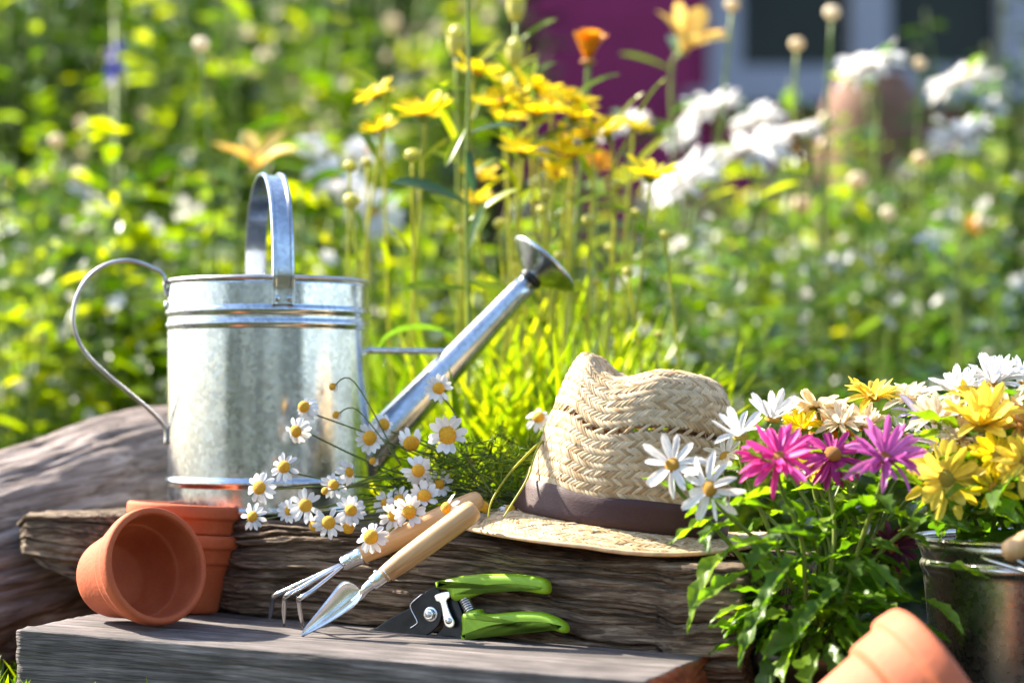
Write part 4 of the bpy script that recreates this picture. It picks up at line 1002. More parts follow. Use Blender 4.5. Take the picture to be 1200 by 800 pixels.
# ================================================================== YELLOW COREOPSIS BEHIND THE CAN AND HAT
CPET = [_mesh('petal', *petal_VF(1.0, .46, cv, .35, 0.0, 6, .22, .12), M['yellow']) for cv in (.05, -.1, .18)]
COR = 'yellow coreopsis behind the can'
NARROW = _mesh('leaf', *petal_VF(1.0, .15, -.25, .5, 0, 8, .7), M['leaf_yellow'])
cor = [
    (440, 112, 2.50, 25, (-.45, -.15, .9), 'topmost pale yellow coreopsis to the can side of the clump'),
    (445, 152, 2.52, 23, (-.2, -.2, .9), 'small yellow coreopsis just beneath the outermost one'),
    (495, 134, 2.45, 36, (-.1, -.15, 1), 'broad yellow coreopsis above the serrated leaf'),
    (558, 86, 2.50, 31, (.25, -.1, .95), 'highest yellow coreopsis, touching the tall single stem'),
    (590, 120, 2.48, 35, (-.15, -.25, .95), 'yellow coreopsis with orange centre at the clump top'),
    (626, 104, 2.52, 31, (.25, -.1, .95), 'yellow coreopsis under the orange marigold bloom'),
    (628, 134, 2.45, 34, (0, -.2, .95), 'flat yellow coreopsis amid the densest blooms'),
    (675, 118, 2.52, 28, (.3, -.15, .9), 'yellow coreopsis against the magenta wall, higher of two'),
    (672, 138, 2.48, 30, (.2, -.2, .95), 'yellow coreopsis against the magenta wall, lower of two'),
    (612, 178, 2.42, 30, (.05, -.25, .95), 'yellow coreopsis standing alone over many straight stalks'),
    (668, 184, 2.45, 34, (-.1, -.2, .95), 'yellow coreopsis beside the orange red petal'),
    (690, 160, 2.50, 40, (-.25, -.1, .95), 'wide yellow coreopsis leaning over the clump'),
    (712, 158, 2.55, 28, (-.3, -.1, .95), 'half open yellow coreopsis on the far rim of the clump'),
    (762, 206, 2.40, 35, (.05, -.12, 1), 'lone yellow coreopsis nearest the white daisies'),
    (560, 206, 2.56, 24, (.2, -.3, .9), 'shaded yellow coreopsis low behind the tall single stem'),
    (556, 236, 2.58, 22, (.1, -.2, .9), 'lowest yellow coreopsis behind the tall single stem'),
    (592, 100, 2.62, 28, (.1, -.1, .9), 'soft yellow coreopsis half hidden at the clump top'),
    (648, 118, 2.55, 30, (.1, -.2, .95), 'yellow coreopsis squeezed between the topmost ones and the wall'),
    (600, 140, 2.58, 28, (-.2, -.2, .9), 'yellow coreopsis behind the flat one amid the densest blooms'),
    (652, 205, 2.5, 22, (.2, -.3, .9), 'small yellow coreopsis under the one beside the orange red petal'),
    (745, 150, 2.6, 20, (.2, -.2, .9), 'small yellow coreopsis bud opening near the blurred white daisy'),
]
rnd = random.Random(21)
for px, py, d, rp, fc, lab in cor:
    c = at(px, py, d); rad = 1.06 * rp * d / FPX; fc = (fc[0], fc[1] - .12, fc[2])
    t = thing('coreopsis', lab, 'flower', (c.x + rnd.uniform(-.055, .055), d + .02, .0), group=COR)
    f = frame(c, fc, rnd.random() * 6); inst('disc', DISC['disc_o'], f @ Matrix.Scale(rad * .26, 4), t)
    for k_ in range(12):
        mm = f @ Matrix.Rotation(2 * math.pi * k_ / 12 + rnd.uniform(-.12, .12), 4, 'Z') @ Matrix.Rotation(R(-(14 + rnd.uniform(-13, 13))), 4, 'Y') @ Matrix.Translation((rad * .12, 0, 0)) @ Matrix.Scale(rad * rnd.uniform(.84, .98), 4)
        inst('petal', rnd.choice(CPET), mm, t)
    sep = f @ lathe([(0, 0)], 3)[0][0]
    b0 = Vector((t.location.x, d + .02, 0)); nv_ = Vector(fc).normalized()
    P = crom([c - nv_ * .004, c - nv_ * .02 - Vector((0, 0, .008)), c.lerp(b0, .5) + Vector((rnd.uniform(-.012, .012), 0, 0)), b0], 7)
    part('calyx', tr(lathe([(0, -rad * .25), (rad * .16, -rad * .2), (rad * .22, -.02 * rad), (rad * .2, .02 * rad)], 12), f), M['stem'], t, True)
    part('stem', tube(P, .0019, 7), M['stem_y'], t, True)
    for k_ in range(4):
        q = P[int(len(P) * (.22 + .16 * k_))]; a_ = rnd.uniform(0, 6.28); x = Vector((math.cos(a_), math.sin(a_) * .5, rnd.uniform(.5, 1.4))).normalized(); zz = Vector((0, -.4, .9)); zz = (zz - x * zz.dot(x)).normalized()
        mm = Matrix((x, zz.cross(x), zz)).transposed().to_4x4(); mm.translation = q; inst('leaf', NARROW, mm @ Matrix.Scale(rnd.uniform(.04, .08), 4), t)
budm = _mesh('bud_head', *lathe([(0, -.9), (.5, -.8), (.95, -.2), (1, .1), (.8, .55), (.45, .8), (.3, .7), (0, .75)], 14), M['bud'])
calm = _mesh('calyx', *merge(*[tr(petal_VF(1.1, .6, .35, .3, .5, 3), Matrix.Translation((0, 0, -.5)) @ Matrix.Rotation(2 * math.pi * k_ / 7, 4, 'Z') @ Matrix.Rotation(R(-25), 4, 'Y')) for k_ in range(7)]), M['stem_y'])
for (px, py, d, rp), blab in zip(((410, 195, 2.4, 9), (412, 235, 2.38, 11), (483, 182, 2.42, 10), (640, 228, 2.4, 8), (690, 258, 2.38, 9), (722, 217, 2.42, 9), (780, 275, 2.36, 8), (736, 318, 2.38, 7), (636, 246, 2.46, 8),
                      (585, 262, 2.45, 8), (655, 300, 2.42, 7), (772, 392, 2.36, 6), (700, 330, 2.5, 7), (604, 300, 2.5, 7), (668, 228, 2.55, 8), (745, 250, 2.5, 7), (430, 190, 2.55, 7), (540, 268, 2.5, 8), (622, 330, 2.52, 7), (715, 290, 2.55, 7)), (
    'round coreopsis bud, the higher of two above the can rim',
    'round coreopsis bud, the lower of two above the can rim',
    'pale coreopsis bud beneath the broad yellow coreopsis',
    'brown tinged coreopsis bud beside the spout rose, the higher of two',
    'coreopsis bud well above the hat crown on a straight stalk',
    'coreopsis bud just beside the lone yellow coreopsis',
    'coreopsis bud under the lone yellow coreopsis, nearest the white daisies',
    'small coreopsis bud above the hat dome',
    'brown tinged coreopsis bud beside the spout rose, the lower of two',
    'coreopsis bud in front of the rose edge near the tall stem',
    'small coreopsis bud just past the rim of the rose',
    'lowest coreopsis bud, close over the back of the hat',
    'small coreopsis bud between rose and hat peak',
    'coreopsis bud touching the top of the spout rose',
    'blurred coreopsis bud under the wide leaning coreopsis',
    'small coreopsis bud below the half open coreopsis',
    'blurred coreopsis bud under the outermost yellow coreopsis',
    'coreopsis bud against the tall single stem',
    'small coreopsis bud behind the neck of the rose',
    'faint coreopsis bud halfway between hat peak and coreopsis blooms')):
    c = at(px, py, d); b0 = Vector((c.x + rnd.uniform(-.035, .035), d + .02, 0))
    t = thing('coreopsis_bud', blab, 'bud', b0, group='coreopsis buds')
    f = frame(c, (rnd.uniform(-.3, .3), -.2, 1)) @ Matrix.Scale(rp * d / FPX * .9, 4)
    inst('bud_head', budm, f, t); inst('calyx', calm, f, t)
    part('stem', tube(crom([c - Vector((0, 0, .003)), c.lerp(b0, .45) + Vector((rnd.uniform(-.01, .01), 0, 0)), b0], 8), .0017, 7), M['stem_y'], t, True)

# strap-leaved clumps
def blade_VF(L, W, bend, seg=8):
    V = []
    for i in range(seg + 1):
        t = i / seg; wd = W / 2 * (math.sin(math.pi * min(1, .18 + .82 * t) ** 1.0) ** .6 + .05); a = bend * t
        x = L * (math.sin(a) / bend * t if False else 0)
        V += [Vector((0, 0, 0))] * 0
        r = L / bend if abs(bend) > .05 else 1e6
        px_, pz_ = (r * (1 - math.cos(a)), r * math.sin(a)) if abs(bend) > .05 else (0, L * t)
        for u in (-1, 0, 1): V.append(Vector((px_ - .25 * wd * abs(u) * -1, wd * u, pz_)))
    return V, gridF(seg + 1, 3)
def clump_VF(seed, n, L, W, spread):
    rnd = random.Random(seed); out = []
    for k_ in range(n):
        l_ = L * rnd.uniform(.5, 1.1)
        mm = Matrix.Translation((rnd.uniform(-spread, spread), rnd.uniform(-spread, spread), 0)) @ Matrix.Rotation(rnd.uniform(0, 6.28), 4, 'Z') @ Matrix.Rotation(rnd.uniform(.0, .35), 4, 'Y')
        out.append(tr(blade_VF(l_, W * rnd.uniform(.7, 1.2), rnd.uniform(.2, 1.2)), mm))
    return merge(*out)
clm = [_mesh('foliage', *clump_VF(s, 90, .335, .0105, .06), M['blade']) for s in (1, 2, 3)]
rnd = random.Random(8)
lab_c = {0: 'fresh green strap leaved clump growing between spout and watering can', 1: 'fresh green strap leaved clump growing behind the spout and chamomile', 2: 'fresh green strap leaved clump growing behind the straw hat'}
for px, d, s in ((445, 2.42, .85), (475, 2.50, 1.0), (505, 2.38, .8), (530, 2.46, 1.05), (560, 2.36, .9), (590, 2.44, 1.05), (615, 2.34, .95), (645, 2.42, 1.1), (675, 2.36, 1.0), (705, 2.42, 1.05), (735, 2.38, .95), (760, 2.48, 1.0), (655, 2.58, 1.2), (560, 2.58, 1.2), (480, 2.62, 1.15), (725, 2.62, 1.1), (520, 2.66, 1.1), (600, 2.66, 1.15), (690, 2.68, 1.1), (760, 2.66, .95)):
    c = at(px, 480, d); z_ = 0 if px < 500 else 1 if px < 620 else 2
    lab = ('front ' if d < 2.4 else 'middle ' if d < 2.55 else 'rear ') + 'clump of fresh strap leaves ' + next(m_ for q, m_ in ((460, 'right against the can wall'), (490, 'under the brace of the can'), (515, 'under the joint of brace and spout'), (545, 'beside the tall single stem'), (575, 'behind the largest chamomile daisy'), (605, 'under the spout rose'),
        (635, 'beside the lone chamomile daisy'), (665, 'beside the hat peak'), (695, 'behind the hat peak'), (720, 'behind the hat dent'), (750, 'behind the hat dome'), (999, 'beyond the hat dome')) if px < q)
    t = thing('leaf_clump', lab, 'plant', (c.x, d, 0.02), rnd.uniform(0, 6), group='strap leaved clumps behind the log')
    o = inst('foliage', rnd.choice(clm), WM[t.name] @ Matrix.Scale(s, 4), t)

# tall single stem with leaves
tl = thing('tall_stem', 'tall green leafy stem rising past the yellow flowers', 'plant', (at(548, 480, 2.36).x, 2.36, 0))
P = [at(548, y, 2.36) + Vector((.0015 * math.sin(y * .02), 0, 0)) for y in range(-60, 800, 40)]
part('stem', tube(P, list(np.linspace(.0020, .0030, len(P))), 8), M['stem'], tl, True)
serr = _mesh('leaf', *petal_VF(1.0, .26, -.2, .5, 0, 10, .6), M['leaf_grey'])
grn = _mesh('leaf', *petal_VF(1.0, .22, -.15, .5, 0, 10, .6), M['leaf_yellow'])
for a, b, me, w_ in (((545, 240), (466, 200), serr, 1.3), ((549, 158), (600, 138), serr, 1.0), ((546, 105), (502, 100), grn, .8), ((546, 150), (520, 190), grn, .9), ((550, 260), (600, 215), grn, 1.0), ((547, 175), (556, 220), serr, .8),
                     ((549, 340), (470, 330), grn, 1.1), ((546, 330), (625, 350), grn, 1.1), ((548, 420), (480, 470), grn, 1.2), ((548, 300), (560, 240), serr, .9)):
    A, B = at(*a, 2.36), at(*b, 2.34); x = (B - A).normalized(); zz = Vector((0, -.5, .86)); zz = (zz - x * zz.dot(x)).normalized()
    mm = Matrix((x, zz.cross(x), zz)).transposed().to_4x4(); mm.translation = A
    L_ = (B - A).length; inst('leaf', me, mm @ Matrix.Diagonal((L_, L_ * w_, L_, 1)), tl)
# arching pale blade behind the brace
P = crom([at(438, 425, 2.30), at(452, 395, 2.31), at(490, 383, 2.32), at(530, 395, 2.34), at(560, 440, 2.36), at(575, 560, 2.38)], 6)
V = []
for i, p in enumerate(P):
    wd = .0055 * math.sin(math.pi * min(1, (i + 1.2) / (len(P) * .9))) ** .6 if i < len(P) * .85 else .003
    V += [p + Vector((0, -wd, wd * .6)), p, p + Vector((0, wd, -wd * .4))]
o = part('arching_blade', (V, gridF(len(P), 3)), M['leaf_grey']); tag(o, 'pale arching grass blade between can and spout above the brace', 'leaf')

# ================================================================== LARGER BLURRED FLOWERS
def simple_flower(name, label, cat, c, fc, rad, pm, dm, n_, tilt, group, wid=1.0, base=None, smat='stem', curl_i=None, sr=.0025, jit=8, dr=.24, leaves=0, layers=1):
    rnd = random.Random(int(c.x * 9999) + int(c.z * 777))
    b0 = base or Vector((c.x + rnd.uniform(-.04, .04), c.y + .03, 0))
    t = thing(name, label, cat, b0, group=group); f = frame(c, fc, rnd.random() * 6)
    inst('disc', DISC[dm], f @ Matrix.Scale(rad * dr, 4), t)
    for ly_ in range(layers):
        for k_ in range(n_):
            mm = f @ Matrix.Rotation(2 * math.pi * (k_ + .5 * ly_) / n_ + rnd.uniform(-.06, .06), 4, 'Z') @ Matrix.Rotation(R(-(tilt + 12 * ly_ + rnd.uniform(-jit, jit))), 4, 'Y') @ Matrix.Translation((rad * .08, 0, 0)) @ Matrix.Diagonal((rad * .93, rad * wid, rad, 1))
            inst('petal', PET[pm][rnd.randrange(3) if curl_i is None else curl_i], mm, t)
    nv_ = Vector(fc).normalized()
    P = crom([c - nv_ * .003, c - nv_ * rad * .6 - Vector((0, 0, .01)), c.lerp(b0, .5) + Vector((rnd.uniform(-.02, .02), 0, 0)), b0], 6)
    part('stem', tube(P, sr, 6), M[smat], t, True)
    for k_ in range(leaves):
        q = P[int(len(P) * (.15 + .6 * k_ / max(1, leaves)))]; a = rnd.uniform(0, 6.28); x = Vector((math.cos(a), math.sin(a) * .6, .5)).normalized(); zz = (Vector((0, 0, 1)) - x * x.z).normalized()
        mm = Matrix((x, zz.cross(x), zz)).transposed().to_4x4(); mm.translation = q
        inst('leaf', grn if k_ % 2 else serr, mm @ Matrix.Scale(rnd.uniform(.05, .09), 4), t)
    return t
SH = 'white daisies out of focus before the house'
for px, py, d, rp, fc, lab in (
    (1020, 78, 3.2, 44, (-.35, -.25, .9), 'blurred white daisy above the brown clay jar'),
    (1124, 98, 3.25, 40, (-.3, -.2, .93), 'blurred white daisy under the window, the higher of two beyond the jar'),
    (1127, 160, 3.15, 42, (-.35, -.25, .9), 'blurred white daisy, the lower of two beyond the brown jar'),
    (834, 128, 3.2, 40, (-.2, -.25, .9), 'blurred white daisy just under the window corner'),
    (888, 142, 3.3, 34, (-.25, -.3, .9), 'blurred white daisy directly below the window sill'),
    (876, 178, 3.05, 52, (-.25, -.3, .9), 'largest blurred white daisy beside a rust red petal'),
    (930, 160, 3.1, 36, (-.3, -.2, .9), 'blurred white daisy close to the brown clay jar'),
    (800, 212, 2.95, 48, (-.5, -.45, .75), 'blurred white daisy behind the lone yellow coreopsis'),
    (732, 148, 3.1, 34, (-.2, -.2, .95), 'blurred white daisy behind the rim of the yellow clump'),
    (798, 160, 3.4, 24, (-.5, -.6, .5), 'small blurred white daisy with drooping petals by the window corner'),
    (392, 212, 3.0, 40, (.2, -.5, .8), 'blurred white daisy behind the arched can handle'),
    (432, 178, 3.1, 32, (.1, -.6, .7), 'blurred white daisy near the outermost yellow coreopsis'),
    (438, 250, 2.95, 38, (.3, -.7, .5), 'blurred white daisy above the can rim beside round buds'),
    (365, 172, 3.4, 20, (.1, -.7, .6), 'small blurred white daisy above the orange lily')):
    simple_flower('shasta_daisy', lab, 'daisy', at(px, py, d), (fc[0], fc[1] * .8, fc[2]), 0.98 * rp * d / FPX, 'white', 'disc', 22, 2, SH, 1.15, leaves=3, layers=2)
simple_flower('lily', 'blurred orange yellow lily with curled petals above the can handle', 'flower', at(300, 200, 2.95), (-.1, -.35, .9), 58 * 2.95 / FPX, 'pale_orange', 'disc_g', 6, 52, None, 1.4, curl_i=1, dr=.1, jit=14)
simple_flower('lily', 'blurred pale yellow lily beside the window frame', 'flower', at(800, 62, 3.05), (.35, -.3, .85), 60 * 3.05 / FPX, 'pale_orange', 'disc_g', 6, 50, None, 1.6, dr=.1, leaves=5)
simple_flower('marigold', 'cup shaped orange marigold standing against the magenta wall', 'flower', at(689, 74, 2.62), (.05, -.12, 1), 40 * 2.62 / FPX, 'orange', 'disc_o', 12, 68, None, 1.9, jit=5, layers=2, sr=.0035, curl_i=0)
simple_flower('marigold', 'rust orange flower low beneath the yellow clump', 'flower', at(702, 192, 2.8), (.2, -.7, .5), 20 * 2.8 / FPX, 'orange', 'disc_o', 10, 20, None, 1.4)
simple_flower('poppy', 'small blurred rust red bloom under the largest white daisy', 'flower', at(925, 183, 3.3), (-.2, -.5, .8), 18 * 3.3 / FPX, 'orange', 'disc_o', 9, 30, None, 1.6)
simple_flower('poppy', 'small blurred rust red bloom beyond the brown jar', 'flower', at(1142, 268, 3.5), (0, -.6, .7), 16 * 3.5 / FPX, 'orange', 'disc_o', 9, 30, None, 1.6)
for px, py, d, lab in ((535, 48, 2.55, 'closed orange marigold bud beside the tall single stem'), (604, 62, 2.6, 'closed green marigold bud beneath the top edge, near the clump'), (605, 8, 2.6, 'green marigold bud at the top edge')):
    c = at(px, py, d); b0 = Vector((c.x + .01, d + .02, 0)); t = thing('marigold_bud', lab, 'bud', b0)
    f = frame(c, (.05, -.1, 1)) @ Matrix.Diagonal((.011, .011, .022, 1))
    o = inst('bud_head', budm, f, t); inst('calyx', calm, f @ Matrix.Scale(.95, 4), t)
    part('stem', tube(crom([c - Vector((0, 0, .01)), c.lerp(b0, .5), b0], 6), .0028, 7), M['stem'], t, True)
    for k_ in range(4):
        q = c.lerp(b0, .06 + .06 * k_); a = k_ * 2.2; x = Vector((math.cos(a), -.3, .8)).normalized(); zz = (Vector((0, -.5, .8)) - x * Vector((0, -.5, .8)).dot(x)).normalized()
        mm = Matrix((x, zz.cross(x), zz)).transposed().to_4x4(); mm.translation = q; inst('leaf', grn, mm @ Matrix.Scale(.055, 4), t)
# buds on stalks before the window
rnd = random.Random(3)
for (px, py, d, rp), blab in zip(((975, 15, 3.1, 10), (934, 52, 3.1, 9), (858, 6, 3.0, 9), (1078, 75, 3.2, 8), (236, 52, 2.9, 10), (968, 140, 3.2, 9), (968, 170, 3.2, 10), (1005, 212, 3.2, 12), (1078, 186, 3.1, 9), (66, 165, 3.2, 9), (94, 205, 3.3, 10), (1150, 260, 3.3, 9), (1040, 250, 3.1, 9), (940, 240, 3.2, 12)), (
    'pale bud at the top edge in front of the window glass',
    'pale bud before the window pane, lower than its neighbour',
    'pale bud at the top edge by the window jamb',
    'pale bud near the window mullion beside a white daisy',
    'pale bud on a tall stalk high above the can rim',
    'pale bud on the side of the clay jar, the higher of two',
    'pale bud on the side of the clay jar, the lower of two',
    'large pale bud low in front of the clay jar',
    'pale bud beside the lower white daisy near the jar',
    'pale bud high in the dark garden corner',
    'pale bud lower in the dark garden corner',
    'pale bud beside the small rust red bloom',
    'pale bud in the greenery under the clay jar',
    'pale bud in the greenery below the largest white daisy')):
    c = at(px, py, d); b0 = Vector((c.x + rnd.uniform(-.05, .05), d + .03, 0))
    t = thing('daisy_bud', blab, 'bud', b0, group='tall blurred buds')
    f = frame(c, (rnd.uniform(-.2, .2), -.2, 1)) @ Matrix.Scale(rp * d / FPX, 4)
    o = bpy.data.objects.new('bud_head', budm); C.objects.link(o); o.parent = t; o.matrix_basis = WM[t.name].inverted() @ f
    o.material_slots[0].link = 'OBJECT'; o.material_slots[0].material = M['cream']
    part('stem', tube(crom([c - Vector((0, 0, .003)), c.lerp(b0, .5) + Vector((rnd.uniform(-.02, .02), 0, 0)), b0], 6), .0024, 6), M['stem'], t, True)
# blue delphinium tip
c = at(135, 70, 3.4); t = thing('blue_flower', 'small deep blue bloom high among the dark leaves', 'flower', (c.x, 3.42, 0))
V, F = [], []
out = []
rnd = random.Random(4)
for k_ in range(9):
    f = frame(c + Vector((rnd.uniform(-.008, .008), 0, k_ * .006 - .03)), (rnd.uniform(-1, 1), -1, .2), k_) @ Matrix.Scale(.010, 4)
    for j in range(5): out.append(tr(petal_VF(1, .7, 0, .3, .05, 3), f @ Matrix.Rotation(j * 1.256, 4, 'Z') @ Matrix.Rotation(-.4, 4, 'Y')))
part('flower_spike', merge(*out), M['blue'], t, True); part('stem', tube([c + Vector((0, 0, .06)), Vector((c.x, 3.42, 0))], .003, 6), M['stem'], t, True)
# brown clay jar
jd = 5.0; jx = at(1022, 0, jd).x; jt = CAMZ + (480 - 95) * jd / FPX
jar = thing('clay_jar', 'tall brown clay jar standing blurred before the window', 'jar', (jx, jd, 0))
part('body', lathe([(0, 0), (.11, 0), (.115, .02), (.125, .3), (.125, jt - .2), (.118, jt - .08), (.095, jt - .02), (.075, jt), (.06, jt - .005), (.06, jt - .1), (0, jt - .12)], 48), M['clay'], jar)
part('lip', tr(lathe([(.072 + .009 * math.cos(a), .009 * math.sin(a)) for a in np.linspace(0, 2 * math.pi, 9)], 40), Matrix.Translation((0, 0, jt + .002))), M['clay'], jar)

# ================================================================== GARDEN PLANTS OUT OF FOCUS
def leafy(seed, h, r, ns, nlf, LL_, LW, upright=.6):
    rnd = random.Random(seed); st_, lf = [], []
    for k_ in range(ns):
        a = rnd.uniform(0, 6.28); lean = r * rnd.random() ** .6; hh = h * rnd.uniform(.55, 1.0)
        b = Vector((math.cos(a) * lean * .25, math.sin(a) * lean * .25, 0)); tp = Vector((math.cos(a) * lean, math.sin(a) * lean, hh)); md = b.lerp(tp, .5) - Vector((math.cos(a), math.sin(a), 0)) * lean * .12
        P = crom([b, md, tp], 4); st_.append(tube(P, list(np.linspace(.004, .0015, len(P))), 5))
        for j in range(nlf):
            t = .12 + .88 * (j + rnd.random()) / nlf; i = min(t, .999) * (len(P) - 1); p = P[int(i)].lerp(P[int(i) + 1], i % 1)
            b_ = rnd.uniform(0, 6.28); el = rnd.uniform(-.4, 1.0) * upright; x = Vector((math.cos(b_) * math.cos(el), math.sin(b_) * math.cos(el), math.sin(el))); zz = (Vector((0, 0, 1)) - x * x.z).normalized()
            mm = Matrix((x, zz.cross(x), zz)).transposed().to_4x4(); mm.translation = p
            s = rnd.uniform(.6, 1.15) * (1.1 - .45 * t)
            lf.append(tr(petal_VF(LL_ * s, LW * s, rnd.uniform(-.5, .1), .4, .004, 3, .7), mm @ Matrix.Rotation(rnd.uniform(-.5, .5), 4, 'X')))
    return merge(*st_), merge(*lf)
PROTO = {}
for key, args, m in (('broad', (1, .75, .24, 11, 15, .110, .045), 'leaf'), ('lime', (2, .70, .24, 14, 17, .075, .028), 'leaf_yellow'), ('tall', (3, 1.15, .26, 12, 19, .105, .036), 'leaf'), ('grey', (4, .72, .22, 11, 15, .095, .032), 'leaf_grey'),
                     ('dark', (5, 1.30, .32, 15, 22, .11, .046), 'leaf_dark'), ('talllime', (6, 1.10, .24, 12, 20, .075, .030), 'leaf_yellow'), ('low', (7, .42, .22, 14, 12, .085, .034), 'leaf')):
    s_, l_ = leafy(*args); rb = random.Random(args[0] + 50); bo = []
    for k_ in range(0 if key in ('dark',) else 34):  # pale petals added as tiny blooms, standing in for soft white highlights
        p = l_[0][rb.randrange(len(l_[0]))]; p = Vector((p.x, p.y, p.z * .97 + .03))
        f = frame(p, (rb.uniform(-1, 1), rb.uniform(-1, .3), rb.uniform(.2, 1)), rb.random() * 6) @ Matrix.Scale(rb.uniform(.008, .019), 4)
        for j in range(6): bo.append(tr(petal_VF(1, .75, .1, .2, .05, 2, .5), f @ Matrix.Rotation(j * 1.047, 4, 'Z') @ Matrix.Rotation(-.35, 4, 'Y')))
    PROTO[key] = (_mesh('stems', *s_, M['stem']), _mesh('foliage', *l_, M[m]), _mesh('blossom_glint', *merge(*bo), M['white'] if args[0] % 3 else M['cream']) if bo else None)
rnd = random.Random(99)
LOOK = {'broad': 'broad leaved green', 'lime': 'lime green', 'tall': 'tall green', 'grey': 'bluish green', 'dark': 'dark green', 'talllime': 'tall yellow green', 'low': 'low bushy green'}
MARKS = ((40, 'at the shady outer edge beyond the driftwood'), (110, 'behind the bend of the wire side handle'), (190, 'behind the opening of the wire side handle'), (260, 'above the can rim near the side handle'),
         (330, 'behind the arched strap handle'), (400, 'above the can rim near round buds'), (470, 'between can body and spout'), (560, 'behind the brace and spout'), (640, 'behind the spout rose'), (720, 'behind the hat peak'),
         (800, 'behind the hat crown'), (880, 'behind the white flowers by the hat'), (960, 'behind the pink flowers'), (1040, 'behind the purple pink flowers'), (1120, 'behind the yellow flowers by the bucket'), (9999, 'behind the bucket flowers'))
def plant(key, px, d, s, label, group, z=0.0):
    far = 'near' if d < 3.55 else 'blurred' if d < 4.5 else 'distant blurred' if d < 6.9 else 'farthest blurred'
    label = far + ' ' + LOOK[key] + ' plant ' + next(m_ for q, m_ in MARKS if px < q)
    group = 'garden plants ' + label.split(' plant ')[1]
    x = at(px, 0, d).x; t = thing('garden_plant', label, 'plant', (x, d, z), rnd.uniform(0, 6.28), group=group)
    a, b, f_ = PROTO[key]; mm = WM[t.name] @ Matrix.Diagonal((s, s, s * rnd.uniform(.92, 1.08), 1))
    inst('stems', a, mm, t); inst('foliage', b, mm, t)
    if f_: inst('blossom_glint', f_, mm, t)
L1 = ('blurred leafy green plant behind the curved side handle of the can', 'plants behind the can')
L2 = ('tall blurred green plant rising above the watering can', 'tall plants above the can')
L3 = ('tall dark leaved shrub in the shady garden corner', 'dark shrubs in the corner')
L4 = ('blurred leafy green plant behind the hat and white daisies', 'plants behind the hat')
L5 = ('blurred bluish green plant behind the mixed potted flowers', 'plants behind the potted flowers')
L6 = ('tall blurred lime green plant behind the yellow flowers', 'lime plants behind the coreopsis')
L7 = ('dark leaved shrub in deep shade beyond the bucket', 'dark shrubs beyond the bucket')
for k_ in range(15): plant(rnd.choice(['low', 'broad', 'grey', 'lime']), -40 + k_ * 32, rnd.uniform(2.95, 3.5), rnd.uniform(.7, 1.0), *L1)
for k_ in range(15): plant(rnd.choice(['broad', 'tall', 'grey', 'tall', 'talllime']), -40 + k_ * 34, rnd.uniform(3.6, 4.4), rnd.uniform(.85, 1.15), *L2)
for k_ in range(13): plant(rnd.choice(['tall', 'dark', 'tall', 'tall']), 40 + k_ * 36, rnd.uniform(4.6, 5.4), rnd.uniform(1.05, 1.3), *L2)
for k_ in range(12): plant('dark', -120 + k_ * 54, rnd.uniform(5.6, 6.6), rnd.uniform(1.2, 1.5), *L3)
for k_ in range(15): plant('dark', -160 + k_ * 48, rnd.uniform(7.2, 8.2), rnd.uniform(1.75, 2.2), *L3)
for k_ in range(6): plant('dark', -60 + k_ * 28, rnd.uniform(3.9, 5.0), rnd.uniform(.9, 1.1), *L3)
for k_ in range(7): plant(rnd.choice(['lime', 'low', 'broad']), 430 + k_ * 46, rnd.uniform(2.95, 3.5), rnd.uniform(.7, .95), *L6)
for k_ in range(9): plant(rnd.choice(['talllime', 'lime', 'broad']), 400 + k_ * 40, rnd.uniform(3.4, 4.0), rnd.uniform(.75, .95) if k_ < 4 else rnd.uniform(.6, .7) , *L6)
for k_ in range(14): plant(rnd.choice(['low', 'broad', 'grey', 'low']), 760 + k_ * 34, rnd.uniform(2.9, 3.5), rnd.uniform(.68, .92), *L4)
for k_ in range(13): plant(rnd.choice(['grey', 'broad', 'grey', 'grey']), 740 + k_ * 40, rnd.uniform(3.5, 4.3), rnd.uniform(.75, .98), *L5)
for k_ in range(14): plant(rnd.choice(['grey', 'broad', 'grey']), 640 + k_ * 44, rnd.uniform(4.4, 6.2), rnd.uniform(1.0, 1.2), *L5)
for k_ in range(7): plant(rnd.choice(['lime', 'broad', 'grey']), 930 + k_ * 28, rnd.uniform(3.5, 4.2), rnd.uniform(1.05, 1.2), *L5)
for k_ in range(5): plant('dark', 1130 + k_ * 34, rnd.uniform(3.6, 5.0), rnd.uniform(.62, .85), *L7)
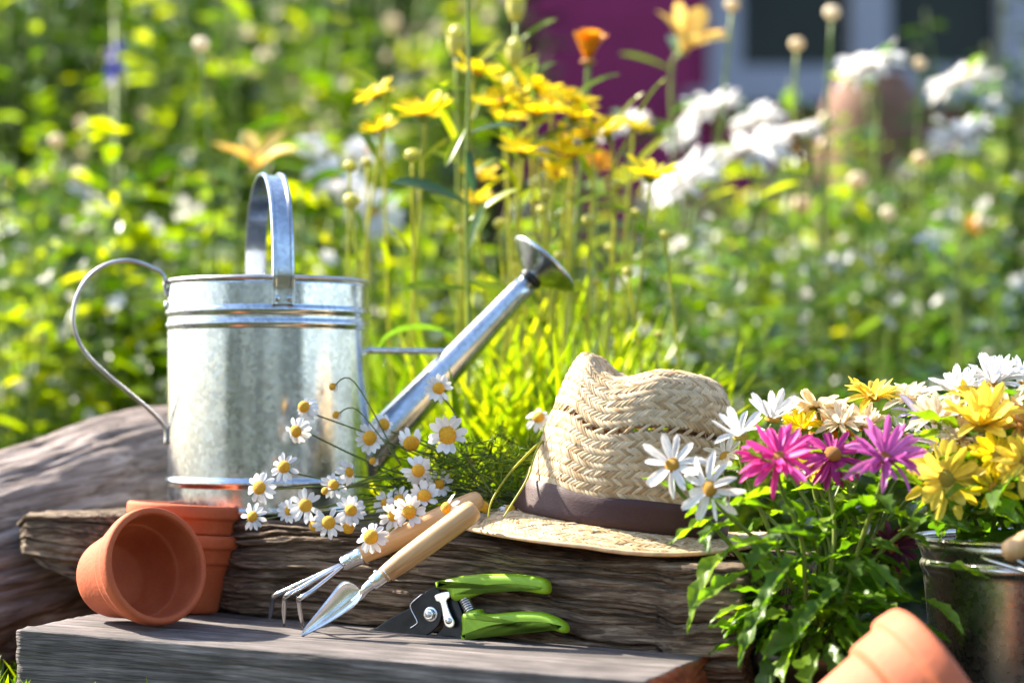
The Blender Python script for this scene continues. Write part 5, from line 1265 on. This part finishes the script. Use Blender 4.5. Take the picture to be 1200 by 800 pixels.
# undergrowth that closes the gaps at the ground, its dark tone painting in their shade
out = []
rnd = random.Random(12)
for k_ in range(9000):
    d = rnd.uniform(2.75, 8.5); x = rnd.uniform(-.30, .30) * d; z_ = rnd.random() ** 1.5 * (.22 + .10 * (d - 2.7))
    a = rnd.uniform(0, 6.28); el = rnd.uniform(-.3, .9); xx = Vector((math.cos(a) * math.cos(el), math.sin(a) * math.cos(el), math.sin(el))); zz = (Vector((0, 0, 1)) - xx * xx.z).normalized()
    mm = Matrix((xx, zz.cross(xx), zz)).transposed().to_4x4(); mm.translation = (x, d, z_)
    s = rnd.uniform(.035, .075) * (1 + .1 * (d - 2.7)); out.append(tr(petal_VF(s, s * .42, -.2, .3, 0, 2, .7), mm))
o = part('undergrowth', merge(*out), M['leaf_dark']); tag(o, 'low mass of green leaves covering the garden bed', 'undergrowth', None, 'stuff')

# grass round the board
out = []
rnd = random.Random(14)
for k_ in range(1700):
    u = rnd.random()
    if u < .55: x, d = rnd.uniform(-.62, -.40), rnd.uniform(1.75, 2.15)
    else: x = rnd.uniform(-.55, .25); d = 1.98 - (x + .444) * .4727 - rnd.uniform(.02, .16)
    h = rnd.uniform(.018, .050); a = rnd.uniform(0, 6.28)
    out.append(tr(blade_VF(h, .0030, rnd.uniform(.3, 1.3), 4), Matrix.Translation((x, d, 0)) @ Matrix.Rotation(a, 4, 'Z') @ Matrix.Rotation(rnd.uniform(0, .4), 4, 'Y')))
o = part('grass', merge(*out), M['leaf']); tag(o, 'short green grass growing round the grey board', 'grass', None, 'stuff')
# the garden goes on behind the viewer: a clipped hedge across the lawn, seen mirrored in the can
out = []
rnd = random.Random(15)
for k_ in range(12000):
    x = rnd.uniform(-7, 7); y = -2.6 + rnd.uniform(-.8, .2) - .05 * x * x; z_ = rnd.uniform(0, 1) * (2.0 + .5 * math.sin(x * 2.3) + .35 * math.sin(x * 5.1 + 1))
    a = rnd.uniform(0, 6.28); el = rnd.uniform(-.3, .9); xx = Vector((math.cos(a) * math.cos(el), math.sin(a) * math.cos(el), math.sin(el))); zz = (Vector((0, 0, 1)) - xx * xx.z).normalized()
    mm = Matrix((xx, zz.cross(xx), zz)).transposed().to_4x4(); mm.translation = (x, y, z_)
    s = rnd.uniform(.12, .2); out.append(tr(petal_VF(s, s * .5, -.2, .3, 0, 2, .7), mm))
o = part('hedge', merge(*out), M['leaf_dark']); tag(o, 'green garden hedge across the lawn mirrored in the can', 'hedge', None, 'stuff')
